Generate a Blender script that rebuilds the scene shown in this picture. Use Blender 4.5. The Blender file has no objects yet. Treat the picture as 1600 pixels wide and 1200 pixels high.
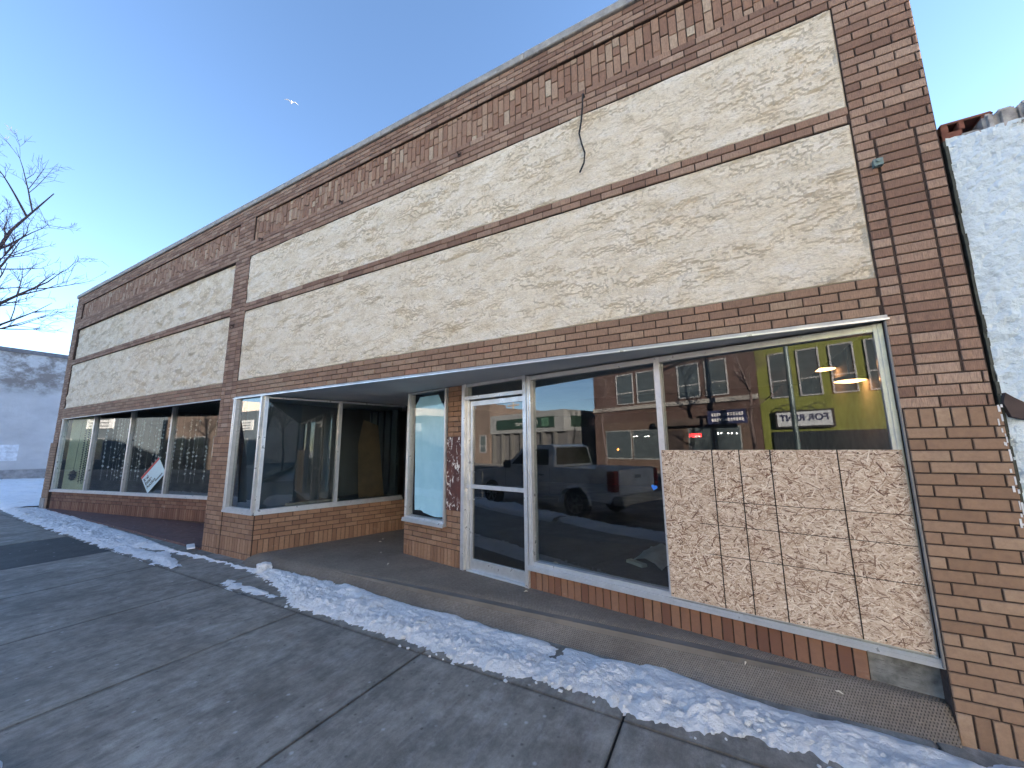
import bpy, bmesh, math, random
from mathutils import Vector, Matrix, noise
R = math.radians
random.seed(7)
scn = bpy.context.scene
COL = scn.collection

# ------------------------------------------------------------------ helpers
def gz(x):                       # sidewalk height: it climbs gently to the left
    return -0.06 - 0.011 * max(min(x, 12), -45)

class Fr:                        # a wall frame: s runs right, d comes out of the wall, z is up
    def __init__(self, ox, oy, ex=(1, 0), oz=0.0):
        l = math.hypot(*ex)
        self.o = Vector((ox, oy, oz)); self.ex = Vector((ex[0]/l, ex[1]/l, 0))
        self.en = Vector((self.ex.y, -self.ex.x, 0))
    def p(self, s, d, z):
        return self.o + self.ex*s + self.en*d + Vector((0, 0, z))

W = Fr(0, 0)                                       # world / facade
A = Fr(1.01, .066, (.9832, -.1824))                # angled shop front on the right
SW = Fr(-6.03, .02, (.316, .949))                  # side of the corner display window
LF = Fr(-15.25, .03, (.9874, .158))                # recessed left shop front
def sx(x): return (x - 1.01)/.9832                 # world x -> s on the angled front
def lx(x): return (x + 15.25)/.9874

class MB:
    def __init__(self):
        self.v = []; self.f = []; self.r = []; self.uv = []; self.m = []
    def face(self, pts, rnd=0.5, uv=None, m=0):
        n = len(self.v); self.v += [tuple(p) for p in pts]
        self.f.append(tuple(range(n, n+len(pts)))); self.r.append(rnd); self.m.append(m)
        self.uv.append(uv or [(0, 0)]*len(pts))
    def box(self, fr, s0, s1, d0, d1, z0, z1, rnd=0.5, m=0):
        P = lambda s, d, z: fr.p(s, d, z)
        a = [P(s0, d1, z0), P(s1, d1, z0), P(s1, d1, z1), P(s0, d1, z1)]
        b = [P(s0, d0, z0), P(s1, d0, z0), P(s1, d0, z1), P(s0, d0, z1)]
        for q in ((a[0], a[1], a[2], a[3]), (b[1], b[0], b[3], b[2]), (a[3], a[2], b[2], b[3]),
                  (b[0], b[1], a[1], a[0]), (b[0], a[0], a[3], b[3]), (a[1], b[1], b[2], a[2])):
            self.face(q, rnd, m=m)
    def brick(self, fr, s0, s1, z0, z1, d=0.0, rnd=None, j=.0045, dep=.013):
        if s1 - s0 < .02 or z1 - z0 < .02: return
        rnd = random.random() if rnd is None else rnd
        s0 += j*random.uniform(.8, 1.2); s1 -= j*random.uniform(.8, 1.2)
        z0 += j*random.uniform(.85, 1.15); z1 -= j*random.uniform(.85, 1.15)
        d += random.uniform(-.0015, .0015); c = .003
        a = [fr.p(s0+c, d, z0+c), fr.p(s1-c, d, z0+c), fr.p(s1-c, d+random.uniform(-.001, .001), z1-c), fr.p(s0+c, d, z1-c)]
        b = [fr.p(s0, d-c, z0), fr.p(s1, d-c, z0), fr.p(s1, d-c, z1), fr.p(s0, d-c, z1)]
        e = [fr.p(s0, d-dep, z0), fr.p(s1, d-dep, z0), fr.p(s1, d-dep, z1), fr.p(s0, d-dep, z1)]
        self.face(a, rnd)
        for i in range(4):
            k = (i+1) % 4
            self.face([b[i], b[k], a[k], a[i]], rnd); self.face([e[i], e[k], b[k], b[i]], rnd)
    def tube(self, pts, rad, n=8, cap=True, rnd=.5):
        rings = []; pts = [Vector(p) for p in pts]
        up = Vector((.13, .31, .94))
        for i, p in enumerate(pts):
            t = (pts[min(i+1, len(pts)-1)] - pts[max(i-1, 0)])
            if t.length < 1e-9: t = Vector((0, 0, 1))
            t.normalize()
            x = t.cross(up)
            if x.length < 1e-3: x = t.cross(Vector((1, 0, 0)))
            x.normalize(); y = x.cross(t)
            r = rad[i] if isinstance(rad, (list, tuple)) else rad
            rings.append([p + x*r*math.cos(2*math.pi*k/n) + y*r*math.sin(2*math.pi*k/n) for k in range(n)])
        for i in range(len(rings)-1):
            for k in range(n):
                q = (k+1) % n
                self.face([rings[i][k], rings[i][q], rings[i+1][q], rings[i+1][k]], rnd)
        if cap:
            self.face(rings[0], rnd); self.face(rings[-1][::-1], rnd)
    def lathe(self, c, ax, prof, n=24, rnd=.5):     # prof: (along, radius)
        c = Vector(c); ax = Vector(ax).normalized()
        x = ax.orthogonal().normalized(); y = ax.cross(x)
        rings = [[c + ax*a + (x*math.cos(2*math.pi*k/n) + y*math.sin(2*math.pi*k/n))*r for k in range(n)] for a, r in prof]
        for i in range(len(rings)-1):
            for k in range(n):
                q = (k+1) % n
                self.face([rings[i][k], rings[i][q], rings[i+1][q], rings[i+1][k]], rnd)
        self.face(rings[0][::-1], rnd); self.face(rings[-1], rnd)
    def prism(self, poly, f0, f1, rnd=.5):           # poly of 2D points, f0/f1 map to 3D
        a = [f0(*p) for p in poly]; b = [f1(*p) for p in poly]; n = len(poly)
        self.face(a, rnd); self.face(b[::-1], rnd)
        for i in range(n):
            k = (i+1) % n
            self.face([a[k], a[i], b[i], b[k]], rnd)
    def build(self, name, mats, parent=None, smooth=False, merge=False, bevel=0, org=None):
        me = bpy.data.meshes.new(name)
        me.from_pydata(self.v, [], self.f)
        at = me.attributes.new('rnd', 'FLOAT', 'FACE'); at.data.foreach_set('value', self.r)
        ul = me.uv_layers.new(name='UVMap'); flat = []
        for u in self.uv:
            for q in u: flat += [q[0], q[1]]
        ul.data.foreach_set('uv', flat)
        me.polygons.foreach_set('material_index', self.m)
        for mt in (mats if isinstance(mats, (list, tuple)) else [mats]): me.materials.append(mt)
        if merge or bevel:
            bm = bmesh.new(); bm.from_mesh(me)
            bmesh.ops.remove_doubles(bm, verts=bm.verts, dist=1e-5)
            bmesh.ops.recalc_face_normals(bm, faces=bm.faces)
            if bevel:
                ed = [e for e in bm.edges if len(e.link_faces) == 2 and e.calc_face_angle(0) > .5]
                bmesh.ops.bevel(bm, geom=ed, offset=bevel, segments=2, affect='EDGES', clamp_overlap=True)
            bm.to_mesh(me); bm.free()
        me.update()
        if smooth: me.polygons.foreach_set('use_smooth', [True]*len(me.polygons))
        return link(name, me, parent, org)

def link(name, me, parent=None, org=None):
    o = bpy.data.objects.new(name, me); COL.objects.link(o)
    if org is not None:
        me.transform(Matrix.Translation(-Vector(org))); o.location = org
    if parent is not None:
        o.parent = parent
        o.matrix_parent_inverse = Matrix.Translation(-Vector(parent.location)) if parent.parent is None else Matrix.Identity(4)
    return o
def tag(o, label=None, cat=None, group=None, kind=None):
    if label: o['label'] = label
    if cat: o['category'] = cat
    if group: o['group'] = group
    if kind: o['kind'] = kind
    return o
def empty(name, loc, label, cat, group=None):
    o = bpy.data.objects.new(name, None); COL.objects.link(o); o.location = loc
    o.empty_display_size = .2
    return tag(o, label, cat, group)
def text_mesh(s, size, fn, mat, name, parent=None, align='CENTER', ext=.0, bold=0.0):
    cu = bpy.data.curves.new('t', 'FONT'); cu.body = s; cu.size = size; cu.align_x = align; cu.align_y = 'CENTER'
    cu.offset = bold; cu.extrude = ext
    ob = bpy.data.objects.new('t', cu); COL.objects.link(ob)
    dg = bpy.context.evaluated_depsgraph_get(); dg.update()
    me = bpy.data.meshes.new_from_object(ob.evaluated_get(dg))
    bpy.data.objects.remove(ob); bpy.data.curves.remove(cu)
    for v in me.vertices: v.co = fn(v.co.x, v.co.y, v.co.z)
    me.materials.clear(); me.materials.append(mat); me.name = name
    return link(name, me, parent)

# ------------------------------------------------------------------ materials
class N:
    def __init__(self, name):
        self.mat = bpy.data.materials.new(name); self.mat.use_nodes = True
        self.t = self.mat.node_tree; self.t.nodes.clear()
        self.out = self.n('ShaderNodeOutputMaterial'); self.b = self.n('ShaderNodeBsdfPrincipled')
        self.l(self.b.outputs[0], self.out.inputs[0])
    def n(self, ty, **k):
        x = self.t.nodes.new(ty)
        for a, v in k.items(): setattr(x, a, v)
        return x
    def l(self, a, b): self.t.links.new(a, b)
    def set(self, **k):
        nm = dict(col='Base Color', rough='Roughness', metal='Metallic', spec='Specular IOR Level')
        for a, v in k.items(): self.b.inputs[nm[a]].default_value = (*v, 1) if a == 'col' else v
        return self
    def coord(self, scale=(1, 1, 1), rot=(0, 0, 0), src='Object'):
        c = self.n('ShaderNodeTexCoord'); m = self.n('ShaderNodeMapping')
        m.inputs['Scale'].default_value = scale; m.inputs['Rotation'].default_value = rot
        self.l(c.outputs[src], m.inputs[0]); return m.outputs[0]
    def noise(self, co, scale, detail=4, rough=.55, dist=0):
        x = self.n('ShaderNodeTexNoise'); x.inputs['Scale'].default_value = scale
        x.inputs['Detail'].default_value = detail; x.inputs['Roughness'].default_value = rough
        x.inputs['Distortion'].default_value = dist; self.l(co, x.inputs['Vector']); return x.outputs['Fac']
    def ramp(self, f, stops, interp='LINEAR'):
        x = self.n('ShaderNodeValToRGB'); x.color_ramp.interpolation = interp; e = x.color_ramp.elements
        while len(e) > 1: e.remove(e[-1])
        for i, (p, c) in enumerate(stops):
            q = e[0] if i == 0 else e.new(p)
            q.position = p; q.color = (*c, 1) if len(c) == 3 else c
        self.l(f, x.inputs[0]); return x.outputs[0]
    def mix(self, f, a, b, mode='MIX'):
        x = self.n('ShaderNodeMix', data_type='RGBA', blend_type=mode)
        for s, v in ((0, f), (6, a), (7, b)):
            if isinstance(v, (int, float)): x.inputs[s].default_value = v
            elif isinstance(v, tuple): x.inputs[s].default_value = (*v, 1)
            else: self.l(v, x.inputs[s])
        return x.outputs[2]
    def math(self, op, a, b=0):
        x = self.n('ShaderNodeMath', operation=op)
        for s, v in ((0, a), (1, b)):
            if isinstance(v, (int, float)): x.inputs[s].default_value = v
            else: self.l(v, x.inputs[s])
        return x.outputs[0]
    def attr(self, name='rnd'):
        x = self.n('ShaderNodeAttribute', attribute_name=name); return x.outputs['Fac']
    def bump(self, h, strength=.5, dist=.01, prev=None):
        x = self.n('ShaderNodeBump'); x.inputs['Strength'].default_value = strength; x.inputs['Distance'].default_value = dist
        self.l(h, x.inputs['Height'])
        if prev is not None: self.l(prev, x.inputs['Normal'])
        return x.outputs[0]
    def done(self, col=None, rough=None, nrm=None, metal=None):
        for v, s in ((col, 'Base Color'), (rough, 'Roughness'), (nrm, 'Normal'), (metal, 'Metallic')):
            if v is None: continue
            if isinstance(v, (int, float)): self.b.inputs[s].default_value = v
            elif isinstance(v, tuple): self.b.inputs[s].default_value = (*v, 1)
            else: self.l(v, self.b.inputs[s])
        return self.mat

def plain(name, col, rough=.6, metal=0, var=.25, scale=6, bump=.0):
    n = N(name); co = n.coord()
    f = n.noise(co, scale, 5)
    c = n.ramp(f, [(.3, tuple(x*(1-var) for x in col)), (.7, tuple(min(1, x*(1+var)) for x in col))])
    nr = n.bump(n.noise(co, scale*12, 3), bump, .004) if bump else None
    return n.done(c, rough, nr, metal)

def brick_mat(name, stops, rug=0.0, dirt=.35):
    n = N(name); co = n.coord()
    base = n.ramp(n.attr(), stops)
    f = n.noise(co, 34, 5, .65)
    c = n.mix(n.math('MULTIPLY', n.ramp(f, [(.35, (0,)*3), (.75, (1,)*3)]), .38), base, (.13, .075, .055))
    big = n.noise(co, .9, 4, .6)
    c = n.mix(n.math('MULTIPLY', n.ramp(big, [(.4, (0,)*3), (.75, (1,)*3)]), dirt), c, (.10, .06, .05))
    pale = n.noise(n.coord((1, 1, 2.4)), 3.1, 6, .7)
    c = n.mix(n.math('MULTIPLY', n.ramp(pale, [(.63, (0,)*3), (.8, (1,)*3)]), .4), c, (.5, .44, .38))
    h = n.noise(co, 120, 4, .6)
    nr = n.bump(h, .5, .004)
    if rug:
        st = n.noise(n.coord((260, 260, 22)), 1, 2, .5)
        nr = n.bump(st, rug, .006, nr)
        c = n.mix(n.math('MULTIPLY', n.ramp(st, [(.35, (1,)*3), (.6, (0,)*3)]), .34), c, (.075, .05, .042))
    return n.done(c, .88, nr)
BR_UP = brick_mat('brick_rug_face', [(0, (0.225, 0.13, 0.09)), (0.3, (0.31, 0.188, 0.13)), (0.6, (0.365, 0.232, 0.162)), (0.85, (0.415, 0.28, 0.2)), (1, (0.48, 0.34, 0.25))], .8, .1)
BR_FZ = brick_mat('brick_frieze_face', [(0, (0.28, 0.155, 0.1)), (0.4, (0.36, 0.215, 0.142)), (0.75, (0.42, 0.275, 0.185)), (0.93, (0.48, 0.345, 0.24)), (1, (0.6, 0.49, 0.36))], .6, .1)
BR_HD = brick_mat('brick_header_face', [(0, (0.26, 0.158, 0.104)), (0.4, (0.335, 0.21, 0.138)), (0.7, (0.375, 0.243, 0.16)), (0.93, (0.4, 0.285, 0.19)), (1, (0.39, 0.2, 0.13))], .3, .12)
BR_LO = brick_mat('brick_smooth_face', [(0, (0.235, 0.145, 0.09)), (0.4, (0.29, 0.185, 0.118)), (0.75, (0.325, 0.215, 0.14)), (1, (0.36, 0.25, 0.168))], 0, .15)
BR_MID = brick_mat('brick_entrance_face', [(0, (.22, .122, .075)), (.3, (.27, .153, .094)), (.7, (.31, .182, .112)), (1, (.355, .22, .142))], 0, .15)
BR_OR = brick_mat('brick_base_face', [(0, (0.15, 0.068, 0.044)), (0.3, (0.19, 0.09, 0.057)), (0.6, (0.225, 0.113, 0.071)), (1, (0.26, 0.145, 0.092))], 0, .18)
MORT = plain('mortar', (.052, .036, .030), .95, 0, .35, 30)

def stucco():
    n = N('stucco'); co = n.coord((1, 1, 1.55)); wn = n.n('ShaderNodeTexNoise')
    wn.inputs['Scale'].default_value = 5.5; wn.inputs['Detail'].default_value = 5; n.l(co, wn.inputs['Vector'])
    add = n.n('ShaderNodeVectorMath', operation='MULTIPLY_ADD'); n.l(wn.outputs['Color'], add.inputs[0])
    add.inputs[1].default_value = (.34, .34, .34); n.l(co, add.inputs[2])
    v = n.n('ShaderNodeTexNoise'); v.inputs['Scale'].default_value = 7.5; v.inputs['Detail'].default_value = 3
    v.inputs['Roughness'].default_value = .5; v.inputs['Distortion'].default_value = .6
    n.l(add.outputs[0], v.inputs['Vector'])
    fine = n.noise(n.coord((1, 1, 1.5)), 42, 6, .72)
    nr = n.bump(fine, 1.0, .02)
    c = n.ramp(n.noise(n.coord((1, 1, 1.8)), 4.2, 7, .68), [(.30, (.70, .595, .43)), (.46, (.86, .77, .61)), (.60, (.92, .85, .72)), (.72, (.94, .89, .80))])
    c = n.mix(.4, c, n.ramp(fine, [(.30, (.66,)*3), (.62, (1.12,)*3)]), 'MULTIPLY')
    d = n.noise(n.coord((1, 1, .8)), 1.3, 6, .7)
    c = n.mix(n.math('MULTIPLY', n.ramp(d, [(.42, (0,)*3), (.72, (1,)*3)]), .28), c, (.66, .54, .38))
    c = n.mix(n.math('MULTIPLY', n.attr(), .34), c, (.36, .28, .185))  # dirt tone along the lips also paints in their thin shadow lines
    sp = n.noise(n.coord(), 190, 2, .5)
    c = n.mix(n.math('MULTIPLY', n.ramp(sp, [(.62, (0,)*3), (.70, (1,)*3)]), .3), c, (.34, .27, .19))
    return n.done(c, .93, nr)
STUC = stucco()

def concrete(name, c0, c1, c2, streak=True, sc=1.0, joints=False):
    n = N(name); co = n.coord()
    f = n.noise(co, 1.1*sc, 7, .68)
    c = n.ramp(f, [(.28, c0), (.5, c1), (.74, c2)])
    f2 = n.noise(co, 7*sc, 6, .7)
    c = n.mix(.75, c, n.ramp(f2, [(.28, (.42,)*3), (.70, (1.2,)*3)]), 'MULTIPLY')
    if streak:
        s = n.noise(n.coord((5.5, .9, 1), (0, 0, R(6))), 2.2, 6, .72)
        c = n.mix(n.math('MULTIPLY', n.ramp(s, [(.52, (0,)*3), (.74, (1,)*3)]), .5), c, (.34, .34, .345))
        s = n.noise(n.coord((4.0, .8, 1), (0, 0, R(-9))), 1.7, 6, .7)
        c = n.mix(n.math('MULTIPLY', n.ramp(s, [(.50, (0,)*3), (.72, (1,)*3)]), .55), c, (.085, .08, .077))
        s = n.noise(n.coord((3.0, 1.3, 1), (0, 0, R(20))), 1.4, 5, .7)
        c = n.mix(n.math('MULTIPLY', n.ramp(s, [(.58, (0,)*3), (.72, (1,)*3)]), .35), c, (.15, .085, .07))
    v = n.n('ShaderNodeTexVoronoi'); v.inputs['Scale'].default_value = 10; n.l(co, v.inputs['Vector'])
    c = n.mix(n.math('MULTIPLY', n.ramp(v.outputs['Distance'], [(.05, (1,)*3), (.13, (0,)*3)]), .65), c, (.05, .045, .042))
    v = n.n('ShaderNodeTexVoronoi'); v.inputs['Scale'].default_value = 6.3; n.l(n.coord(rot=(0, 0, 1)), v.inputs['Vector'])
    c = n.mix(n.math('MULTIPLY', n.ramp(v.outputs['Distance'], [(.04, (1,)*3), (.10, (0,)*3)]), .6), c, (.5, .51, .53))
    if joints:                                         # dirt gathered along the slab joints
        s = n.n('ShaderNodeSeparateXYZ'); n.l(co, s.inputs[0])
        dx = n.math('ABSOLUTE', n.math('SUBTRACT', n.math('FRACT', n.math('ADD', n.math('DIVIDE', n.math('ADD', s.outputs[0], .665), 1.5755), 50.5)), .5))
        dy = n.math('MULTIPLY', n.math('ABSOLUTE', n.math('ADD', s.outputs[1], .70)), .635)
        dj = n.math('MULTIPLY', n.math('MINIMUM', dx, dy), n.math('ADD', .45, n.noise(co, 4, 6, .75)))
        c = n.mix(n.math('MULTIPLY', n.ramp(dj, [(.003, (1,)*3), (.017, (0,)*3)]), .55), c, (.06, .05, .042))
        st = n.noise(co, .75, 8, .72)
        c = n.mix(n.math('MULTIPLY', n.ramp(st, [(.50, (0,)*3), (.64, (1,)*3)]), .55), c, (.095, .082, .072))
        g2 = n.noise(n.coord((2.2, 1, 1), (0, 0, .1)), 9, 7, .8)
        c = n.mix(.7, c, n.ramp(g2, [(.30, (.55,)*3), (.5, (1,)*3), (.68, (1.35,)*3)]), 'MULTIPLY')
        lt = n.noise(n.coord((1.5, 1, 1), (0, 0, .5)), 1.7, 8, .75)
        c = n.mix(n.math('MULTIPLY', n.ramp(lt, [(.56, (0,)*3), (.68, (1,)*3)]), .5), c, (.47, .465, .45))
    sand = n.noise(co, 260, 2, .5)
    c = n.mix(.5, c, n.ramp(sand, [(.3, (.7,)*3), (.7, (1.2,)*3)]), 'MULTIPLY')
    nr = n.bump(n.noise(co, 300, 3, .6), .35, .003)
    nr = n.bump(n.noise(co, 5, 5, .6), .3, .012, nr)
    rg = n.ramp(f, [(.3, (.55,)*3), (.7, (.85,)*3)])
    return n.done(c, rg, nr)
CONC = concrete('sidewalk_concrete', (.155, .145, .128), (.27, .253, .226), (.38, .36, .328), True, 1.0, True)
CONC2 = concrete('plain_concrete', (.22, .22, .21), (.29, .285, .275), (.36, .355, .34), False)
COPE = concrete('coping_concrete', (.27, .265, .25), (.37, .36, .34), (.46, .45, .43), False, 2)
ASPH = concrete('asphalt', (.035, .034, .035), (.05, .05, .052), (.075, .075, .078), False)
PAVR = concrete('red_brown_paving', (.10, .052, .048), (.145, .08, .075), (.19, .115, .105), False, 1.5)

def snow_mat():
    n = N('snow'); co = n.coord()
    c = n.ramp(n.noise(co, 5, 6, .65), [(.3, (.80, .83, .87)), (.6, (.92, .94, .97))])
    d = n.noise(co, 3.4, 9, .8)
    c = n.mix(n.math('MULTIPLY', n.ramp(d, [(.55, (0,)*3), (.70, (1,)*3)]), .6), c, (.36, .30, .23))
    d = n.noise(n.coord((1, 1, 1), (0, 0, .7)), 22, 5, .7)
    c = n.mix(n.math('MULTIPLY', n.ramp(d, [(.62, (0,)*3), (.73, (1,)*3)]), .45), c, (.30, .26, .22))
    nr = n.bump(n.noise(co, 30, 6, .75), 1.0, .03)
    nr = n.bump(n.noise(co, 150, 4, .65), .7, .006, nr)
    n.b.inputs['Subsurface Weight'].default_value = .0
    return n.done(c, .75, nr)
SNOW = snow_mat()

def carpet_mat():
    n = N('ribbed_carpet')
    u = n.n('ShaderNodeTexCoord'); s = n.n('ShaderNodeSeparateXYZ'); n.l(u.outputs['UV'], s.inputs[0])
    P = .0155
    row = n.math('FLOOR', n.math('DIVIDE', s.outputs[1], P))
    off = n.math('MULTIPLY', n.math('MODULO', row, 2), .5)
    fx = n.math('ABSOLUTE', n.math('SUBTRACT', n.math('FRACT', n.math('ADD', n.math('DIVIDE', s.outputs[0], P), off)), .5))
    fy = n.math('ABSOLUTE', n.math('SUBTRACT', n.math('FRACT', n.math('DIVIDE', s.outputs[1], P)), .5))
    pit = n.math('MULTIPLY', n.ramp(fx, [(.10, (1,)*3), (.26, (0,)*3)]), n.ramp(fy, [(.14, (1,)*3), (.38, (0,)*3)]))
    co = n.coord()
    f = n.noise(co, 1.4, 6, .7)
    c = n.ramp(f, [(.3, (.17, .14, .115)), (.55, (.235, .20, .165)), (.75, (.295, .255, .215))])
    g = n.noise(co, 45, 4, .7)
    c = n.mix(.6, c, n.ramp(g, [(.3, (.6,)*3), (.7, (1.25,)*3)]), 'MULTIPLY')
    c = n.mix(n.math('MULTIPLY', pit, .75), c, (.018, .013, .011))
    nr = n.bump(n.math('SUBTRACT', 1, pit), .8, .006)
    nr = n.bump(n.noise(co, 400, 2, .5), .6, .003, nr)
    return n.done(c, .95, nr)
CARP = carpet_mat()

def alu(name='aluminium', col=(.66, .68, .70), rough=.3):
    n = N(name); co = n.coord((1, 1, 1))
    f = n.noise(co, 9, 6, .7)
    c = n.ramp(f, [(.3, tuple(x*.8 for x in col)), (.7, col)])
    d = n.noise(co, 70, 4, .7)
    c = n.mix(n.math('MULTIPLY', n.ramp(d, [(.6, (0,)*3), (.75, (1,)*3)]), .5), c, (.22, .20, .18))
    rg = n.ramp(f, [(.3, (rough+.16,)*3), (.7, (rough-.06,)*3)])
    return n.done(c, rg, n.bump(n.noise(co, 40, 3), .08, .003), .6)
ALU = alu()
GALV = alu('galvanised_strip', (.42, .43, .44), .5)

def glass(name, tint=(.80, .84, .84), ior=1.75, dirt=.03):
    n = N(name); n.t.nodes.remove(n.b)
    tr = n.n('ShaderNodeBsdfTransparent'); tr.inputs[0].default_value = (*tint, 1)
    gl = n.n('ShaderNodeBsdfGlossy'); gl.inputs['Roughness'].default_value = 0.0
    gl.inputs[0].default_value = (.97, .99, 1, 1)
    fr = n.n('ShaderNodeFresnel'); fr.inputs[0].default_value = ior
    m = n.n('ShaderNodeMixShader'); ge = n.n('ShaderNodeNewGeometry'); n.l(n.math('MULTIPLY', fr.outputs[0], n.math('SUBTRACT', 1, ge.outputs['Backfacing'])), m.inputs[0]); n.l(tr.outputs[0], m.inputs[1]); n.l(gl.outputs[0], m.inputs[2])
    df = n.n('ShaderNodeBsdfDiffuse'); df.inputs[0].default_value = (.5, .5, .5, 1)
    co = n.coord((1, 1, .35)); f = n.noise(co, 6, 6, .75)
    k = n.math('MULTIPLY', n.ramp(f, [(.45, (.25,)*3), (.8, (1,)*3)]), dirt)
    m2 = n.n('ShaderNodeMixShader'); n.l(k, m2.inputs[0]); n.l(m.outputs[0], m2.inputs[1]); n.l(df.outputs[0], m2.inputs[2])
    n.l(m2.outputs[0], n.out.inputs[0]); return n.mat
GLASS = glass('shop_glass', (.78, .82, .82), 1.85, .016)
CARGL = plain('dark_car_glass', (.012, .014, .016), .12, 0, .1); CARGL.node_tree.nodes['Principled BSDF'].inputs['Specular IOR Level'].default_value = .2

def emit(name, col, st):
    n = N(name); n.t.nodes.remove(n.b); e = n.n('ShaderNodeEmission')
    e.inputs[0].default_value = (*col, 1); e.inputs[1].default_value = st; n.l(e.outputs[0], n.out.inputs[0]); return n.mat

def osb():
    n = N('strand_board'); co = n.coord()
    c = n.ramp(n.attr(), [(0, (.10, .042, .026)), (.07, (.20, .10, .062)), (.2, (.38, .25, .165)), (.42, (.55, .41, .295)), (.75, (.68, .545, .42)), (1, (.85, .74, .60))])
    f = n.noise(n.coord((60, 60, 60)), 1, 4, .7)
    c = n.mix(.5, c, n.ramp(f, [(.3, (.72,)*3), (.7, (1.12,)*3)]), 'MULTIPLY')
    b = n.noise(co, 1.6, 4, .6)
    c = n.mix(n.math('MULTIPLY', n.ramp(b, [(.4, (0,)*3), (.7, (1,)*3)]), .35), c, (.53, .42, .32))
    return n.done(c, .8, n.bump(f, .3, .002))
OSB = osb()
WHITE = plain('white_paint', (.72, .73, .74), .55, 0, .08)
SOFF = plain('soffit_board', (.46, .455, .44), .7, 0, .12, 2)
DARKM = plain('black_rubber', (.018, .018, .02), .8, 0, .3)
BLACK = plain('black_paint', (.02, .02, .022), .5, 0, .2)
WOOD = plain('raw_wood', (.33, .22, .13), .75, 0, .25, 8)
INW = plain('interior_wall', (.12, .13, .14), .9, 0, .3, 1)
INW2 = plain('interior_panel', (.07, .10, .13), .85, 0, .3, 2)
INF = plain('interior_floor', (.15, .135, .12), .75, 0, .35, 2)
INC = plain('interior_ceiling', (.30, .30, .29), .9, 0, .1, 2)

# ------------------------------------------------------------------ the shop building
ZF, ZS0, ZS1, ZB0, ZB1, ZS2, ZFR0, ZFR1, ZC = 2.387, 1.67, 1.79, 3.857, 3.992, 4.849, 5.125, 5.565, 5.81
CH = .0679; BL = .2
shop = empty('brick_shop', (-7, 0, 0), 'low brick and cream stucco shop building with recessed entrances and one boarded window', 'building')

def running(mb, fr, s0, s1, z0, z1, d=0, ph=0, bl=BL):
    n = max(1, round((z1-z0)/CH)); ch = (z1-z0)/n
    for i in range(n):
        za = z0 + i*ch; off = ((i+ph) % 2)*bl/2
        k = math.floor((s0-off)/bl); s = k*bl + off
        while s < s1 - 1e-4:
            mb.brick(fr, max(s, s0), min(s+bl, s1), za, za+ch, d); s += bl
def soldier(mb, fr, s0, s1, z0, z1, d=0, w=CH):
    n = max(1, round((s1-s0)/w)); w = (s1-s0)/n
    for i in range(n): mb.brick(fr, s0+i*w, s0+(i+1)*w, z0, z1, d)
def stack(mb, fr, cols, z0, z1, d=0):
    n = round((z1-z0)/CH); ch = (z1-z0)/n
    for i in range(n):
        for a, b in zip(cols[:-1], cols[1:]):
            mb.brick(fr, a+.003, b-.003, z0+i*ch, z0+(i+1)*ch, d)
def back(mb, fr, s0, s1, z0, z1, d=0, th=.2):      # the mortar bed behind bricks
    mb.box(fr, s0, s1, d-th, d-.009, z0, z1)

X0, XA, XB, XC, XP, X1 = -15.645, -15.249, -7.296, -6.840, 1.013, 1.429
# parapet: running courses above and below the frieze
m = MB(); running(m, W, X0, X1, ZFR1, ZC); running(m, W, X0, X1, ZS2, ZFR0)
for a, b in ((X0, -15.15), (-7.27, -6.80), (.98, X1)): running(m, W, a, b, ZFR0, ZFR1, 0, 1)
par = m.build('parapet_brickwork', BR_UP, shop)
m = MB()
for a, b in ((X0, X1),): back(m, W, a, b, ZFR1, ZC); back(m, W, a, b, ZS2, ZFR0)
for a, b in ((X0, -15.15), (-7.27, -6.80), (.98, X1)): back(m, W, a, b, ZFR0, ZFR1)
m.build('mortar_bed', MORT, par)
for a, b in ((-15.15, -7.27), (-6.80, .98)):
    m = MB(); s = a; i = 0; n = round((b-a)/.0725); w = (b-a)/n
    for i in range(n):
        z = ZFR0 - random.choice((0, .07, .13, .10, .03)); s = a + i*w
        while z < ZFR1:
            L = .205 if random.random() < .75 else .10
            m.brick(W, s, s+w, max(z, ZFR0), min(z+L, ZFR1), -.028 + random.uniform(-.004, .004)); z += L
    fp = m.build('frieze_panel', BR_FZ, shop)
    m = MB(); m.box(W, a, b, -.2, -.038, ZFR0, ZFR1); m.build('mortar_bed', MORT, fp)
# concrete coping
m = MB(); s = X0-.02
while s < X1:
    e = min(s+random.choice((1.0, 1.2, 1.1)), X1+.015)
    m.box(W, s+.002, e-.002, -.32, .03, ZC+.001, 5.905+random.uniform(-.003, .003)); s = e
m.build('coping', COPE, shop, bevel=.006)
# piers
def pier(xa, xb, lo, stackcols, lowx=None):
    m = MB(); running(m, W, xa, xb, 3.678, ZS2, 0, 1); stack(m, W, stackcols, 2.0, 3.678); running(m, W, xa, xb, ZS1, 2.0)
    p = m.build('pier', BR_UP, shop)
    m = MB(); back(m, W, xa, xb, ZS1, ZS2); m.build('mortar_bed', MORT, p)
    return p
pier(X0, XA, 0, [X0, -15.55, -15.345, XA]); pier(XB, XC, 0, [XB, -7.19, -6.985, XC]); pier(XP, X1, 0, [XP, 1.12, 1.325, X1])
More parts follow.
